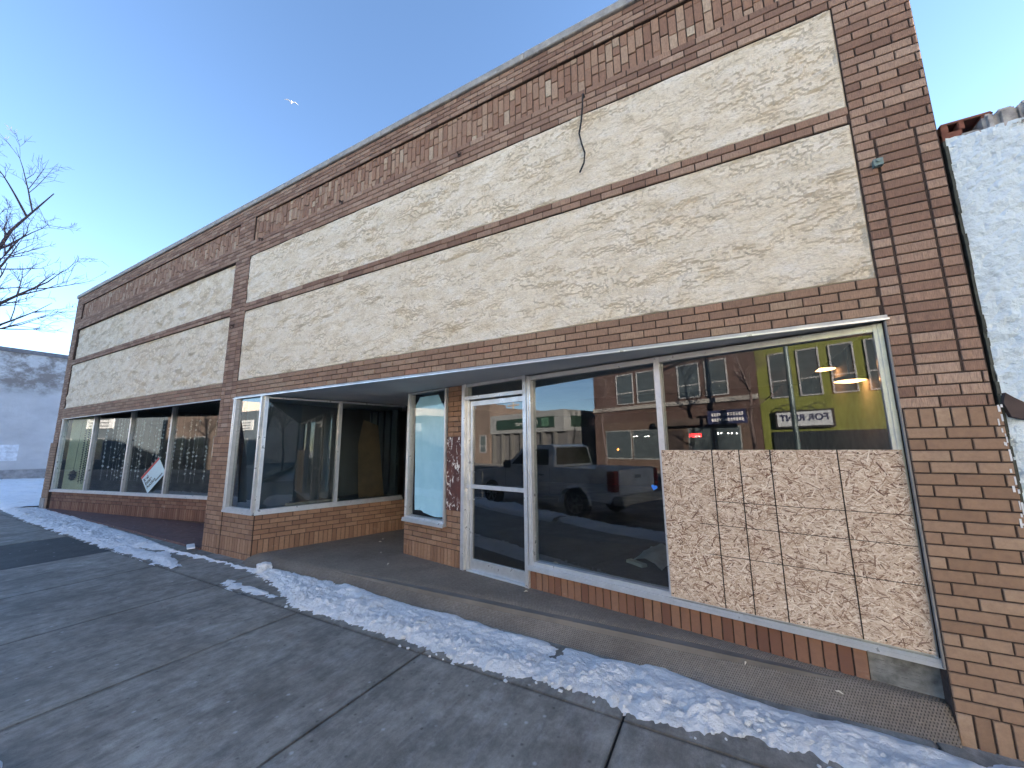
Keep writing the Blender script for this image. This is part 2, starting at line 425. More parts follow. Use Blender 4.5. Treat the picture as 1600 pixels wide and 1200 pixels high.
# lower piers in smooth tan brick, a little proud
def low_pier(xa, xb, zl, zsold, mat=None):
    m = MB()
    soldier(m, W, xa, xb, ZS0, ZS1, .012); running(m, W, xa, xb, zsold, ZS0, .012)
    soldier(m, W, xa, xb, zsold-.2, zsold, .012)
    if zsold-.2 > zl: soldier(m, W, xa, xb, zl, zsold-.2, .012)
    p = m.build('pier_base', mat or BR_LO, shop)
    m = MB(); m.box(W, xa, xb, -.2, .003, zl, ZS1); m.build('mortar_bed', MORT, p)
low_pier(1.022, 1.446, -.3, .093); low_pier(-7.345, XC-.012, -.1, .29, mat=BR_MID); low_pier(-15.76, XA+.0, .0, .60)
m = MB(); m.box(W, -15.78, -15.40, -.25, .022, -.1, .385); m.build('concrete_footing', CONC2, shop, bevel=.01)
# band between the stucco panels and header above the windows
for (a, b) in ((XA, XB), (XC, XP)):
    m = MB(); running(m, W, a, b, ZB0, ZB1, .004, 0, .2); bb = m.build('brick_band', BR_UP, shop)
    m = MB(); back(m, W, a, b, ZB0, ZB1, .002, .2); m.build('mortar_bed', MORT, bb)
    m = MB(); running(m, W, a, b, 2.412, 2.678, 0, 0); bb = m.build('window_header', BR_HD, shop)
    m = MB(); back(m, W, a, b, 2.412, 2.678, 0, .2); m.build('mortar_bed', MORT, bb)
# stucco panels (slightly wavy, real relief on top of the fine bump)
def stucco_panel(a, b, z0, z1, d, st):
    m = MB(); nx = int((b-a)/st); nz = int((z1-z0)/st)
    def H(i, k):
        s = a + (b-a)*i/nx; z = z0 + (z1-z0)*k/nz
        v = Vector((s*2.7, d*40, z*5.6))
        wv = Vector((noise.noise(v*1.3), 0, noise.noise(v*1.3+Vector((9, 3, 1)))))
        f = noise.noise(v + wv*.3) + .5*noise.noise(v*2.1+wv*.2) + .26*noise.noise(v*4.6) + .13*noise.noise(v*9.7) + .07*noise.noise(v*21)
        t = f*4.2; fl = math.floor(t); fr = t - fl
        lip = max(0, min(1, (fr-.80)/.20)); lip = lip*lip*(3-2*lip)
        msk = max(.45, min(1, noise.noise(v*.9+Vector((4, 1, 8)))*1.9+.65))
        e = min(i, nx-i, k, nz-k)*st/.03
        r = (.0095*(fl+lip) + .0012*fr)*msk + .0013*noise.noise(v*16) + .0008*noise.noise(v*37) if e > 0 else -.012
        if 0 < e < 1: r *= e
        return r
    hh = [[H(i, k) for k in range(nz+1)] for i in range(nx+1)]
    g = [[W.p(a + (b-a)*i/nx, d + hh[i][k], z0 + (z1-z0)*k/nz) for k in range(nz+1)] for i in range(nx+1)]
    for i in range(nx):
        for k in range(nz):
            q = (hh[i][k], hh[i+1][k], hh[i+1][k+1], hh[i][k+1])
            m.face([g[i][k], g[i+1][k], g[i+1][k+1], g[i][k+1]], max(0, min(1, (max(q)-min(q)-.0022)/.0045*(.0105/st)**.5)))  # steeper steps get a higher value, for the shadow lines put into the colour
    m.box(W, a, b, d-.2, d-.03, z0, z1, 0)
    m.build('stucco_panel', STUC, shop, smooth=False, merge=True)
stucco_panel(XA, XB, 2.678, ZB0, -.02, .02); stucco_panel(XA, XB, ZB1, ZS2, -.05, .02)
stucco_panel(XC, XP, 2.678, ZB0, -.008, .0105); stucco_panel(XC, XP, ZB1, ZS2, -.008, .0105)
# metal lintel strip and soffits
m = MB(); m.box(W, -6.86, 1.03, -.02, .004, 2.389, 2.411); m.build('lintel_strip', GALV, shop)
m = MB(); m.box(W, -6.88, 1.035, -.008, .016, 2.376, 2.387); m.build('bright_edge_trim', ALU, shop)
m = MB(); m.box(W, XA, XB, -.03, .0, 2.394, 2.411); m.build('lintel_strip', GALV, shop)
m = MB()
for i in range(7):
    a = -6.84 + i*1.13; b = min(a+1.128, 1.012)
    m.box(W, a, b, -3.2, -.012, 2.388, 2.40)
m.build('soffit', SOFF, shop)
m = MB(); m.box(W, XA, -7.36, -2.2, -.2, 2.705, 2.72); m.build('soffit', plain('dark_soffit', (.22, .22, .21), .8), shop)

# ---- window maker on a wall frame
def window(fr, s0, s1, z0, z1, cuts=(), bar=.045, dep=.10, off=0.0, sill=.05, lip=.03, sidebars=(1, 1), top=.03, bottom=.05, name='shop_window', gmat=None):
    m = MB()
    xs = [s0] + list(cuts) + [s1]
    if sidebars[0]: m.box(fr, s0, s0+bar, off-dep, off+.012, z0, z1); m.box(fr, s0+.004, s0+bar*.45, off+.012, off+.022, z0, z1-.002)
    if sidebars[1]: m.box(fr, s1-bar, s1, off-dep, off+.012, z0, z1); m.box(fr, s1-bar*.55, s1-.004, off+.012, off+.022, z0, z1-.002)
    for c in cuts:
        m.box(fr, c-bar/2, c+bar/2, off-dep+.002, off+.014, z0+bottom-.001, z1-.001)
    if top: m.box(fr, s0+bar*sidebars[0], s1-bar*sidebars[1], off-dep+.004, off+.008, z1-top, z1-.003)
    m.box(fr, s0+bar*sidebars[0], s1-bar*sidebars[1], off-dep+.004, off+.009, z0, z0+bottom)
    f = m.build(name, ALU, shop, bevel=.002)
    if sill:
        m = MB()
        m.box(fr, s0-.012, s1+.012, off-dep, off+lip, z0-.016, z0-.002)
        m.box(fr, s0-.012, s1+.012, off+.014, off+lip-.002, z0-.002, z0+sill*.45)
        m.box(fr, s0-.012, s1+.012, off+lip, off+lip+.006, z0-.024, z0+.004)
        m.build('window_sill', ALU, f, bevel=.002)
    for a, b in zip(xs[:-1], xs[1:]):
        g = MB(); g.box(fr, a+bar*.5, b-bar*.5, off-.045, off-.039, z0+bottom-.01, z1-(top-.01 if top else 0))
        g.build('pane', gmat or GLASS, f)
    return f
# right double window, its soldier base, the bare concrete patch
window(A, sx(-1.90), sx(1.018), .315, 2.372, cuts=[sx(-.458)], bar=.05, bottom=.06, top=.05, lip=.04)
m = MB(); soldier(m, A, sx(-1.91), sx(.705), .075, .292, -.012, .076); q = m.build('base_brickwork', BR_OR, shop)
m = MB(); m.box(A, sx(-1.93), sx(.705), -.2, -.022, -.3, .292); m.build('mortar_bed', MORT, q)
m = MB(); m.box(A, sx(.706), sx(1.03), -.2, -.03, -.3, .29)
for i in range(60):
    a = random.uniform(sx(.72), sx(.96)); z = random.uniform(.06, .27)
    m.box(A, a, a+random.uniform(.01, .05), -.032, -.029+random.uniform(0, .003), z, z+random.uniform(.006, .02))
m.build('bare_concrete_patch', plain('grey_backing', (.17, .175, .17), .9, 0, .5, 14, .6), shop)
m = MB()
m.box(W, 1.012, 1.0208, -.02, .002, .30, 2.37)
m.build('caulk_bead', plain('caulk', (.22, .21, .20), .9), shop)
# door bay
sL, sR = sx(-2.935), sx(-1.905)
m = MB()
m.box(A, sL, sL+.055, -.12, .02, .1, 2.386); m.box(A, sR-.052, sR-.003, -.12, .02, .1, 2.386)
m.box(A, sL+.055, sL+.10, -.12, -.02, .1, 2.19); m.box(A, sL+.055, sR-.052, -.115, .014, 2.178, 2.222); m.box(A, sL+.055, sR-.052, -.115, .0, 2.35, 2.386)
m.box(A, sL+.1, sR-.052, -.12, .01, .1, .112)
df = m.build('door_frame', ALU, shop, bevel=.002)
m = MB(); m.box(A, sL+.055, sR-.052, -.05, -.044, 2.222, 2.35); m.build('transom_pane', GLASS, df)
dl, dr = sL+.104, sR-.054
m = MB(); st = .042
m.box(A, dl, dl+st, -.09, -.04, .115, 2.16); m.box(A, dr-st*.5, dr, -.09, -.04, .115, 2.16)
m.box(A, dl+st, dr-st*.5, -.089, -.041, 2.10, 2.16); m.box(A, dl+st, dr-st*.5, -.089, -.039, .115, .235)
door = m.build('door', ALU, shop, bevel=.003)
m = MB(); m.box(A, dl+st-.005, dr-st*.5+.005, -.068, -.062, .23, 2.105); m.build('pane', glass('door_glass', (.55, .55, .52), 1.9, .03), door)
m = MB(); m.box(A, dl-.03, dr+.01, -.037, -.005, 1.072, 1.118); m.build('push_bar', ALU, door, bevel=.004)
m = MB(); hs = dl+.085
m.tube([A.p(hs, -.035, .94), A.p(hs, .045, .94), A.p(hs, .045, 1.27), A.p(hs, -.035, 1.27)], .009, 8); m.build('handle', ALU, door, smooth=True)
m = MB(); m.lathe(A.p(dl+.0, -.04, 1.385), A.en, [(0, .016), (.014, .016), (.016, .012)], 16); m.build('lock', GALV, door)
# brick strip between door and tall window; tall window; wall below
tw0, tw1 = sx(-4.07), sx(-3.235)
m = MB(); running(m, A, tw1+.004, sL, 1.709, 2.386, -.012); m.build('entrance_brickwork', BR_MID, shop); m = MB(); running(m, A, tw1+.004, sL, .56, .779, -.012)
running(m, A, sx(-4.11), sL, .30, .56, -.012, 1); soldier(m, A, sx(-4.11), sL, .09, .30, -.012)
q = m.build('entrance_brickwork', BR_MID, shop)
m = MB(); m.box(A, tw1+.002, sL, -.15, -.022, .56, 2.386); m.box(A, sx(-4.11), sL, -.15, -.022, 0, .56); m.build('mortar_bed', MORT, q)
window(A, tw0, tw1, .578, 2.38, bar=.038, lip=.05, sill=.06, bottom=.05, top=.02, gmat=glass('clear_glass', (.96, .98, .98), 1.5, .0))
# returning wall on the left of the tall window (edge seen obliquely)
RW = Fr(-4.115, 1.03, (-.25, .968))
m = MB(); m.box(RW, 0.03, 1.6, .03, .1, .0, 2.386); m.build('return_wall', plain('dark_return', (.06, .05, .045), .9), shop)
# house number panel: peeling paint on dark red board
def peel():
    n = N('peeling_red_panel'); co = n.coord()
    f = n.noise(n.coord((1, 1, .55)), 13, 7, .72, 1.4)
    c = n.ramp(n.noise(co, 6, 4), [(.3, (.05, .016, .012)), (.7, (.13, .038, .024))])
    c = n.mix(n.ramp(f, [(.555, (0,)*3), (.585, (1,)*3)]), c, (.72, .68, .63))
    c = n.mix(n.ramp(n.noise(co, 26, 5, .7), [(.62, (0,)*3), (.66, (1,)*3)]), c, (.02, .014, .013))
    return n.done(c, .6, n.bump(f, .4, .004))
m = MB(); m.box(A, tw1+.006, sL-.001, -.14, -.006, .779, 1.709); m.build('address_panel', peel(), shop)
# corner display window: front pane, side panes, brick under both
window(W, -6.845, -6.045, .655, 2.372, bar=.06, dep=.08, lip=.02, bottom=.05, top=.0, off=-.004)
window(SW, .0, 2.3, .655, 2.372, cuts=[1.12], bar=.05, dep=.08, off=-.004, lip=.02, bottom=.05, top=.03, sidebars=(1, 0))
m = MB(); running(m, W, XC-.012, -6.02, .29, .631, .0); soldier(m, W, XC-.012, -6.02, .09, .29, .0); soldier(m, W, XC-.012, -6.02, -.1, .09, .0)
q = m.build('base_brickwork', BR_MID, shop)
m = MB(); m.box(W, XC-.012, -6.02, -.12, -.009, -.1, .631); m.build('mortar_bed', MORT, q)
m = MB(); running(m, SW, .002, 2.4, .29, .631, .012, 1); soldier(m, SW, .002, 2.4, .07, .29, .012)
q = m.build('base_brickwork', BR_MID, shop)
m = MB(); m.box(SW, .0, 2.4, -.1, .003, -.1, .631); m.build('mortar_bed', MORT, q)
# left shop front
wl1 = lx(-8.4)
window(LF, lx(-15.24), wl1, .578, 2.70, cuts=[lx(-13.84), lx(-12.37), lx(-10.905)], bar=.05, dep=.08, lip=.03, bottom=.04, top=.02, sidebars=(1, 1))
m = MB(); running(m, LF, 0.05, wl1, .335, .553, .0); soldier(m, LF, .05, wl1, .1, .335, .0)
q = m.build('base_brickwork', BR_OR, shop)
m = MB(); m.box(LF, 0.0, wl1, -.12, -.009, -.05, .553); m.build('mortar_bed', MORT, q)
m = MB(); m.box(LF, wl1+.0, wl1+.06, -.08, .02, .08, 2.70); m.build('door_frame', ALU, shop)
m = MB(); m.box(Fr(-7.34, .02, (0, -1)), -1.6, 0, -.06, -.004, -.05, 2.39); m.build('pier_return', BR_LO, shop)
m = MB()
for i in range(24):                                   # white paint smears down the right edge of the pier
    z = random.uniform(.75, 1.78); x = 1.428 + random.uniform(-.012, .012) ; w = random.uniform(.003, .010)
    m.box(W, x, x+w, .0115, .0142+random.uniform(0, .0006), z, z+random.uniform(.01, .05))
m.build('paint_smears', plain('old_white_paint', (.62, .63, .64), .8, 0, .2), shop)
# building body: roof, side walls, rear wall, partition
m = MB(); m.box(W, X0+.02, X1-.02, -24, -.33, 5.25, 5.35); m.build('roof', ASPH, shop)
m = MB()
SBLK = plain('side_block', (.25, .24, .23), .9)
m.box(W, X0+.01, X0+.2, -24, -.205, -.3, 5.8); m.build('side_wall', SBLK, shop)
m = MB(); m.box(W, X1-.2, X1-.005, -24, -.205, -.3, 5.8)
m.build('side_wall', SBLK, shop)
m = MB(); m.box(W, X0+.03, X1-.03, -23.9, -4.5, 5.36, 10.8); m.build('added_sun_blocker', plain('sun_blocker_wall', (.3, .24, .2), .9), shop)  # unseen mass added to keep sun off the lot, neighbour wall and tree
m = MB(); m.box(W, X0+.02, X1-.02, -24.2, -24, -.3, 5.8); m.build('rear_wall', plain('rear_block', (.25, .24, .23), .9), shop)
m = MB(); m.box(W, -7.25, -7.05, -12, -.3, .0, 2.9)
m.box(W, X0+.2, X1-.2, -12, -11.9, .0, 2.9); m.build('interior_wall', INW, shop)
m = MB(); m.box(W, -7.05, X1-.2, -11.9, -.1, -.02, .085); m.box(W, X0+.2, -7.25, -11.9, -1.7, -.02, .085); m.build('interior_floor', INF, shop)
m = MB(); m.box(W, -7.05, X1-.2, -11.9, -3.21, 2.80, 2.84)
m.box(W, X0+.2, -7.25, -11.9, -2.3, 2.80, 2.84); m.build('interior_ceiling', INC, shop)
# raised floor of the corner display and its dark panels
m = MB(); m.box(W, -7.04, -6.1, -3.0, -.12, .086, .60); m.build('display_floor', INF, shop)
m = MB()
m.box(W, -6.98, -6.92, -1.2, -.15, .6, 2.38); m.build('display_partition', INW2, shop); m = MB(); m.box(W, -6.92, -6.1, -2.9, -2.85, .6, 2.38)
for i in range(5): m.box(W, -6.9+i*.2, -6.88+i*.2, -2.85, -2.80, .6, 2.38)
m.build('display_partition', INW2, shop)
# ceiling lamps inside
for x, y, z in ((1.10, 2.22, 2.42), (1.12, 1.36, 2.16)):
    m = MB(); m.lathe((x, y, z), (0, 0, 1), [(0, .13), (.03, .12), (.05, .03), (.06, .008), (2.80-z, .008)], 20); q = m.build('hanging_lamp', GALV, shop)
    m = MB(); m.lathe((x, y, z-.004), (0, 0, 1), [(-.012, .06), (0, .118)], 20); m.build('diffuser', emit('warm_lamp', (1, .42, .15), 1.6), q)
# second entrance behind the recess
m = MB(); m.box(W, -5.45, -4.45, -2.45, -2.40, .1, 2.386)
m.build('rear_entrance_door', plain('dark_door', (.02, .02, .022), .5), shop)

# ------------------------------------------------------------------ small things on the building
# boarding
m = MB(); b0, b1, bz0, bz1 = sx(-.462), sx(1.008), .352, 1.536; BD = .03
m.box(A, b0, b1, BD-.013, BD, bz0, bz1, .5)
rs = random.Random(3)
for i in range(15000):
    s = rs.uniform(b0, b1); z = rs.uniform(bz0, bz1)
    L = rs.choice((.025, .035, .05, .07, .10))*rs.uniform(.6, 1.1)/2; w = rs.uniform(.003, .010)/2
    a = rs.gauss(.0, .75) if rs.random() < .7 else rs.uniform(-1.5, 1.5)
    dx, dz = math.cos(a), math.sin(a); dd = BD + .0002 + i*8e-8
    r = rs.random()**1.0
    if rs.random() < .06: r = rs.uniform(0, .1)
    cl = lambda p, lo, hi: min(max(p, lo), hi)
    t = rs.uniform(.2, 1)
    q = [(-L, -w), (L, -w*t), (L*rs.uniform(.8, 1), w*t), (-L, w)]
    m.face([A.p(cl(s+u*dx-v*dz, b0, b1), dd, cl(z+u*dz+v*dx, bz0, bz1)) for u, v in q], r)
for x in (-.068, .12, .318, .696):
    m.box(A, sx(x)-.0036, sx(x)+.0036, BD, BD+.0028, bz0, bz1, 0, 1)
for z, x in ((1.136, -.1), (.955, -.2), (.73, -.15)):
    m.box(A, sx(x), b1, BD, BD+.0025, z-.0022, z+.0022, 0, 1)
for x in (-.445, -.2, .05, .4, .8, .985):
    for z in (.375, 1.515): m.box(A, sx(x)-.0045, sx(x)+.0045, BD, BD+.003, z-.0045, z+.0045, 0, 1)
tag(m.build('chipboard_panel', [OSB, plain('pencil_line', (.025, .016, .012), .8)], org=A.p((b0+b1)/2, BD, bz0)), 'strand board sheet with dark grid lines boarding up the lower right window', 'board')
# heart sticker
def heart():
    pts = []
    for i in range(40):
        t = 2*math.pi*i/40
        pts.append((16*math.sin(t)**3, 13*math.cos(t)-5*math.cos(2*t)-2*math.cos(3*t)-math.cos(4*t)))
    return pts
m = MB(); k = .0017; c, s_ = math.cos(-.25), math.sin(-.25)
hp = [((x*c-y*s_)*k, (x*s_+y*c)*k) for x, y in heart()]
m.prism(hp, lambda x, y: A.p(sx(-.565)+x, -.0365, 1.208+y), lambda x, y: A.p(sx(-.565)+x, -.038, 1.208+y))
tag(m.build('heart_sticker', plain('blue_vinyl', (.035, .20, .72), .4, 0, .05)), 'small blue heart sticker on the glass beside the board', 'sticker')
# paper in tall window
m = MB(); nx, nz = 14, 40
def PP(i, k):
    u = i/nx; v = k/nz
    left = tw0 + .085 + .05*(1-v)**1.2 + (.20*max(0, v-.93)/.07*.5)
    right = tw1 - .035 - (.22*max(0, v-.80)/.2)
    zt = .665 + (2.315-.665)*v + (.015*math.sin(u*7) if k == 0 else 0)
    if k == 0 and u < .28: zt += .035
    s = left + (right-left)*u
    return A.p(s, -.062 + .010*noise.noise(Vector((s*3, 0, zt*1.5))) + .004*noise.noise(Vector((s*14, 3, zt*6))), zt)
g = [[PP(i, k) for k in range(nz+1)] for i in range(nx+1)]
for i in range(nx):
    for k in range(nz): m.face([g[i][k], g[i+1][k], g[i+1][k+1], g[i][k+1]])
def paper():
    n = N('blue_paper'); co = n.coord()
    c = n.ramp(n.noise(n.coord((1, 1, .6)), 5, 6, .65), [(.3, (.36, .63, .78)), (.7, (.48, .75, .88))])
    return n.done(c, .85, n.bump(n.noise(co, 12, 5), .4, .01))
tag(m.build('window_paper', paper(), smooth=True, merge=True, org=A.p(tw0, -.08, .66)), 'pale blue paper sheet hung behind the tall narrow window', 'paper')
# hanging cable
m = MB(); pts = [(-.920, .03, 5.03), (-.928, .035, 4.90), (-.948, .03, 4.74), (-.975, .03, 4.62), (-.955, .03, 4.50), (-.925, .035, 4.38), (-.94, .03, 4.28), (-.985, .03, 4.197)]
m.tube([W.p(*p) for p in pts], .0085, 8); m.tube([W.p(-.92, -.01, 5.03), W.p(-.92, .035, 5.03)], .014, 8)
tag(m.build('hanging_cable', DARKM, smooth=True, org=W.p(-.92, 0, 5.03)), 'black cut cable dangling over the upper right stucco', 'cable')
for x, z, lb in ((-4.515, 5.069, 'rusty hook under the frieze near the middle of the facade'), (-2.446, 4.994, 'small rusty hook in the brickwork nearest the hanging cable'),
             (-6.511, 5.051, 'small rusty hook under the frieze just right of the middle pier'), (-7.131, 3.64, 'rusty hook on the middle pier beside the stucco')):
    m = MB(); m.tube([W.p(x, -.02, z+.01), W.p(x, .05, z+.01), W.p(x+.02, .07, z-.01), W.p(x+.03, .06, z-.045)], .009, 8)
    m.box(W, x-.022, x+.022, -.003, .006, z-.02, z+.035)
    tag(m.build('wall_hook', plain('rust', (.06, .035, .025), .85), org=W.p(x, 0, z)), lb, 'hook', 'rusty hooks on the brick front')
m = MB(); m.box(W, 1.085, 1.135, -.002, .035, 3.455, 3.505); m.lathe(W.p(1.11, .03, 3.487), W.en, [(0, .014), (.014, .014), (.016, .01)], 12)
m.tube([W.p(1.1, .03, 3.46), W.p(1.088, .05, 3.44)], .006, 6)
tag(m.build('wall_clip', plain('greenish_metal', (.16, .22, .21), .6, .3), org=W.p(1.11, 0, 3.48)), 'small grey green metal clip on the right brick pier', 'bracket')

# left window: auction sign, strands, figures, panel, wreath
def onL(x, z, d): return LF.p(lx(x), d, z)
SG = [(-11.683, .964), (-11.137, 1.436), (-10.92, 1.08), (-11.42, .606)]
ctr = Vector((-11.30, 1.02)); ang = math.atan2(1.436-.964, (-11.137+11.683))
sw_, sh_ = .70, .45
def sg(u, v, d=0.0):
    x = ctr.x + u*math.cos(ang) - v*math.sin(ang); z = ctr.y + u*math.sin(ang) + v*math.cos(ang)
    return LF.p(lx(x), .004 + d, z)
m = MB(); m.prism([(-sw_/2, -sh_/2), (sw_/2, -sh_/2), (sw_/2, sh_/2), (-sw_/2, sh_/2)], lambda x, y: sg(x, y, -.004), lambda x, y: sg(x, y, .0))
sign = m.build('auction_sign', plain('sign_white', (.50, .66, .72), .5, 0, .05), org=sg(0, 0))
tag(sign, 'white sign with red top stripe reading Real Estate Auction, tilted in the left window', 'sign')
m = MB(); m.prism([(-sw_/2, sh_/2-.055), (sw_/2, sh_/2-.055), (sw_/2, sh_/2), (-sw_/2, sh_/2)], lambda x, y: sg(x, y, .001), lambda x, y: sg(x, y, .002)); m.build('red_stripe', plain('sign_red', (.35, .04, .035), .5), sign)
for i, t in enumerate(('Real', 'Estate', 'Auction')):
    text_mesh(t, .105, lambda x, y, z, i=i: sg(-.31+x, .085-.095*i+y, .003), BLACK, 'lettering', sign, 'LEFT', 0, .003)
text_mesh('McDougall', .06, lambda x, y, z: sg(-.02+x, -.155+y, .003), BLACK, 'lettering', sign, 'LEFT', 0, .001) if False else None
m = MB()
for i in range(9): m.prism([(.0+i*.03, -.175), (.022+i*.03, -.175), (.022+i*.03, -.145), (.0+i*.03, -.145)], lambda x, y: sg(x, y, .002), lambda x, y: sg(x, y, .003))
m.build('fine_print', BLACK, sign)
DISC = plain('white_disc', (.86, .90, .90), .5, 0, .1)
rs = random.Random(5)
ST = None
for i in range(30):
    x = -13.72 + i*.148 + rs.uniform(-.03, .03); m = MB(); dd = -.12 - rs.uniform(0, .12)
    m.tube([onL(x, 2.36, dd), onL(x, .85, dd)], .0016, 4)
    z = 2.30 - rs.uniform(0, .12)
    while z > .85 + rs.uniform(0, .25):
        if rs.random() < .8:
            m.lathe(onL(x+rs.uniform(-.008, .008), z, dd), LF.en + Vector((rs.uniform(-.6, .6), rs.uniform(-.3, .3), rs.uniform(-.3, .3))), [(0, rs.uniform(.016, .027)), (.002, .018)], 10)
        z -= rs.uniform(.075, .12)
    tag(m.build('disc_strand', DISC, org=onL(x, 2.36, dd)), 'strand of small white discs hanging behind the left shop window', 'garland', 'strands of white discs in left window')
for (x, z, pts, lb) in ((-12.62, 1.60, [[(-.25, -.2), (0, .12), (.2, -.2)], [(-.05, .1), (.12, .33), (.32, .2)], [(.12, .33), (.2, .45)]], 'black stick figure striding, fixed in the second pane of left window'),
                   (-11.62, 1.75, [[(-.18, .42), (.2, .42), (.05, .15), (-.18, .42)], [(.05, .15), (0, -.08), (-.32, -.2)], [(0, -.08), (.2, -.18), (.08, -.42), (.3, -.5)]], 'black bent wire figure above the auction sign')):
    m = MB()
    for pl in pts: m.tube([onL(x+a, z+b, -.06) for a, b in pl], .017, 6)
    tag(m.build('wire_figure', BLACK, org=onL(x, z, -.06)), lb, 'decoration')
m = MB(); m.box(LF, lx(-15.14), lx(-14.05), -.16, -.14, .6, 2.60)
tag(m.build('yellow_backboard', plain('yellow_board', (.80, .76, .46), .8, 0, .08, 3), org=onL(-14.5, .6, -.4)), 'pale yellow board standing behind the leftmost pane', 'board')
m = MB()
for i in range(46):
    t = 2*math.pi*i/46; r = .075 + rs.uniform(-.012, .012)
    c = onL(-14.63+r*math.cos(t), .96+1.25*r*math.sin(t), -.09); v = Vector((rs.uniform(-1, 1), rs.uniform(-1, 1), rs.uniform(-1, 1))).normalized()*.05
    m.tube([c-v, c, c+v], [.006, .02, .004], 5)
m.tube([onL(-14.63, 1.05, -.09), onL(-14.55, 2.36, -.09)], .003, 4)
tag(m.build('dark_wreath', plain('dark_leaf', (.02, .022, .03), .8), org=onL(-14.63, .96, -.16)), 'dark wreath hung on a string in the leftmost pane', 'wreath')
for i, x in enumerate((-14.38, -14.22, -14.1)):
    m = MB(); z = 2.2-.1*i
    m.tube([onL(x, 2.36, -.11), onL(x-.06*i, .75, -.11)], .004, 4)
    while z > .8: m.lathe(onL(x-.06*i*(2.36-z)/1.6, z, -.11), LF.en, [(0, .014), (.01, .016), (.02, .012)], 8); z -= .06
    tag(m.build('bead_string', BLACK, org=onL(x, 2.36, -.2)), 'thin dark bead string hanging before the yellow board', 'bead string', 'dark bead strings before the yellow board')

# things lying inside the right window
m = MB(); nx, nz = 10, 8
def sheet(i, k):
    u, v = i/nx, k/nz
    return Vector((-1.16+.42*u+.12*v, 1.98+.95*v-.22*u, .105+.10*math.sin(u*3.0)*(1-v*.4)+.03*noise.noise(Vector((u*4, v*4, 1)))))
g = [[sheet(i, k) for k in range(nz+1)] for i in range(nx+1)]
for i in range(nx):
    for k in range(nz): m.face([g[i][k], g[i+1][k], g[i+1][k+1], g[i][k+1]])
tag(m.build('crumpled_paper', plain('newsprint', (.70, .86, .86), .85, 0, .15, 12), smooth=True, merge=True, org=(-.9, 2.3, .09)), 'crumpled pale paper on the floor inside the middle pane', 'paper')
m = MB(); m.box(Fr(-1.20, 1.98, (.8, -.55)), 0, .27, -.09, 0, .088, .135)
tag(m.build('wood_offcut', plain('pale_wood', (.85, .80, .68), .8), bevel=.003, org=(-1.1, 1.9, .088)), 'pale wood offcut lying beside the crumpled paper', 'wood block')
m = MB(); m.lathe((-1.98, 1.5, .087), (0, 0, 1), [(0, .03), (.012, .042), (.03, .038), (.042, .016)], 9)
tag(m.build('paper_scrap', plain('scrap', (.62, .55, .4), .8), smooth=True, org=(-1.98, 1.5, .087)), 'small wadded scrap on the floor just inside the glass near the door', 'litter')
m = MB(); m.prism([(-.5, 0), (.35, 0), (.28, 1.5), (-.2, 1.62), (-.42, 1.1)], lambda x, y: Vector((-6.3+x*.3, 2.45+x*.5-.12*y, .605+y*.95)), lambda x, y: Vector((-6.28+x*.3, 2.43+x*.5-.12*y, .605+y*.95)))
tag(m.build('cardboard_sheet', plain('cardboard', (.16, .11, .065), .85), org=(-6.3, 2.45, .6)), 'torn brown cardboard leaning in the dark end of the corner display', 'cardboard')
m = MB(); m.box(Fr(-6.72, .9, (.3, .95)), 0, .9, -.03, 0, .602, .64); m.box(Fr(-6.5, .75, (.25, .97)), 0, .35, -.02, 0, .602, .63)
tag(m.build('loose_batten', plain('batten', (.5, .45, .38), .8), org=(-6.6, 1.2, .6)), 'pale loose battens lying on the corner display floor', 'wood')

# ------------------------------------------------------------------ entrance step in ribbed carpet
m = MB(); xs = [-6.04 + i*(1.02+6.04)/160 for i in range(161)]
def wall_y(x): return .066 + .1855*(1.01-x)
def prof(x):
    g = gz(x)
    ry = .20 if x < -.2 else .20 - .06*(x+.2)
    ry = min(ry, wall_y(x)-.03) if x > .2 else ry
    if x < -3.2: ry = .20 - (.20-.06)*min(1, (-3.2-x)/2.4)
    wv = .006*noise.noise(Vector((x*1.7, 0, 4)))
    deep = 2.9
    q = 1.0 if x < .2 else max(.30, 1 - (x-.2)/.8*.7)
    return [(deep, .101), (wall_y(x)+.1 if x > -4.1 else 2.2, .101), (ry+.06*q, .100), (ry+.02*q, .097), (ry-.02*q, .088+wv), (ry-.07*q, .062+wv), (ry-.16*q, .005+wv), (ry-.26*q, g-.005), (ry-.34*q, g-.02)]
rows = [prof(x) for x in xs]
def plen(r):
    o = [-r[3][0]]*4; o = [-r[0][0], -r[1][0], -r[2][0], -r[3][0]]
    for k in range(4, len(r)): o.append(o[-1] + math.hypot(r[k][0]-r[k-1][0], r[k][1]-r[k-1][1]))
    return o
lens = [plen(r) for r in rows]
for i in range(160):
    for k in range(len(rows[0])-1):
        p, q, a, b = rows[i], rows[i+1], lens[i], lens[i+1]
        m.face([(xs[i], *p[k+1]), (xs[i+1], *q[k+1]), (xs[i+1], *q[k]), (xs[i], *p[k])], uv=[(xs[i], a[k+1]), (xs[i+1], b[k+1]), (xs[i+1], b[k]), (xs[i], a[k])])
m.face([(xs[0], *p) for p in rows[0]][::-1]); m.face([(xs[-1], *p) for p in rows[-1]])
tag(m.build('carpeted_step', CARP, smooth=True, merge=True, org=(-2.5, .2, 0)), 'sloping entrance step covered in brown ribbed outdoor carpet', 'step')
rs = random.Random(11)
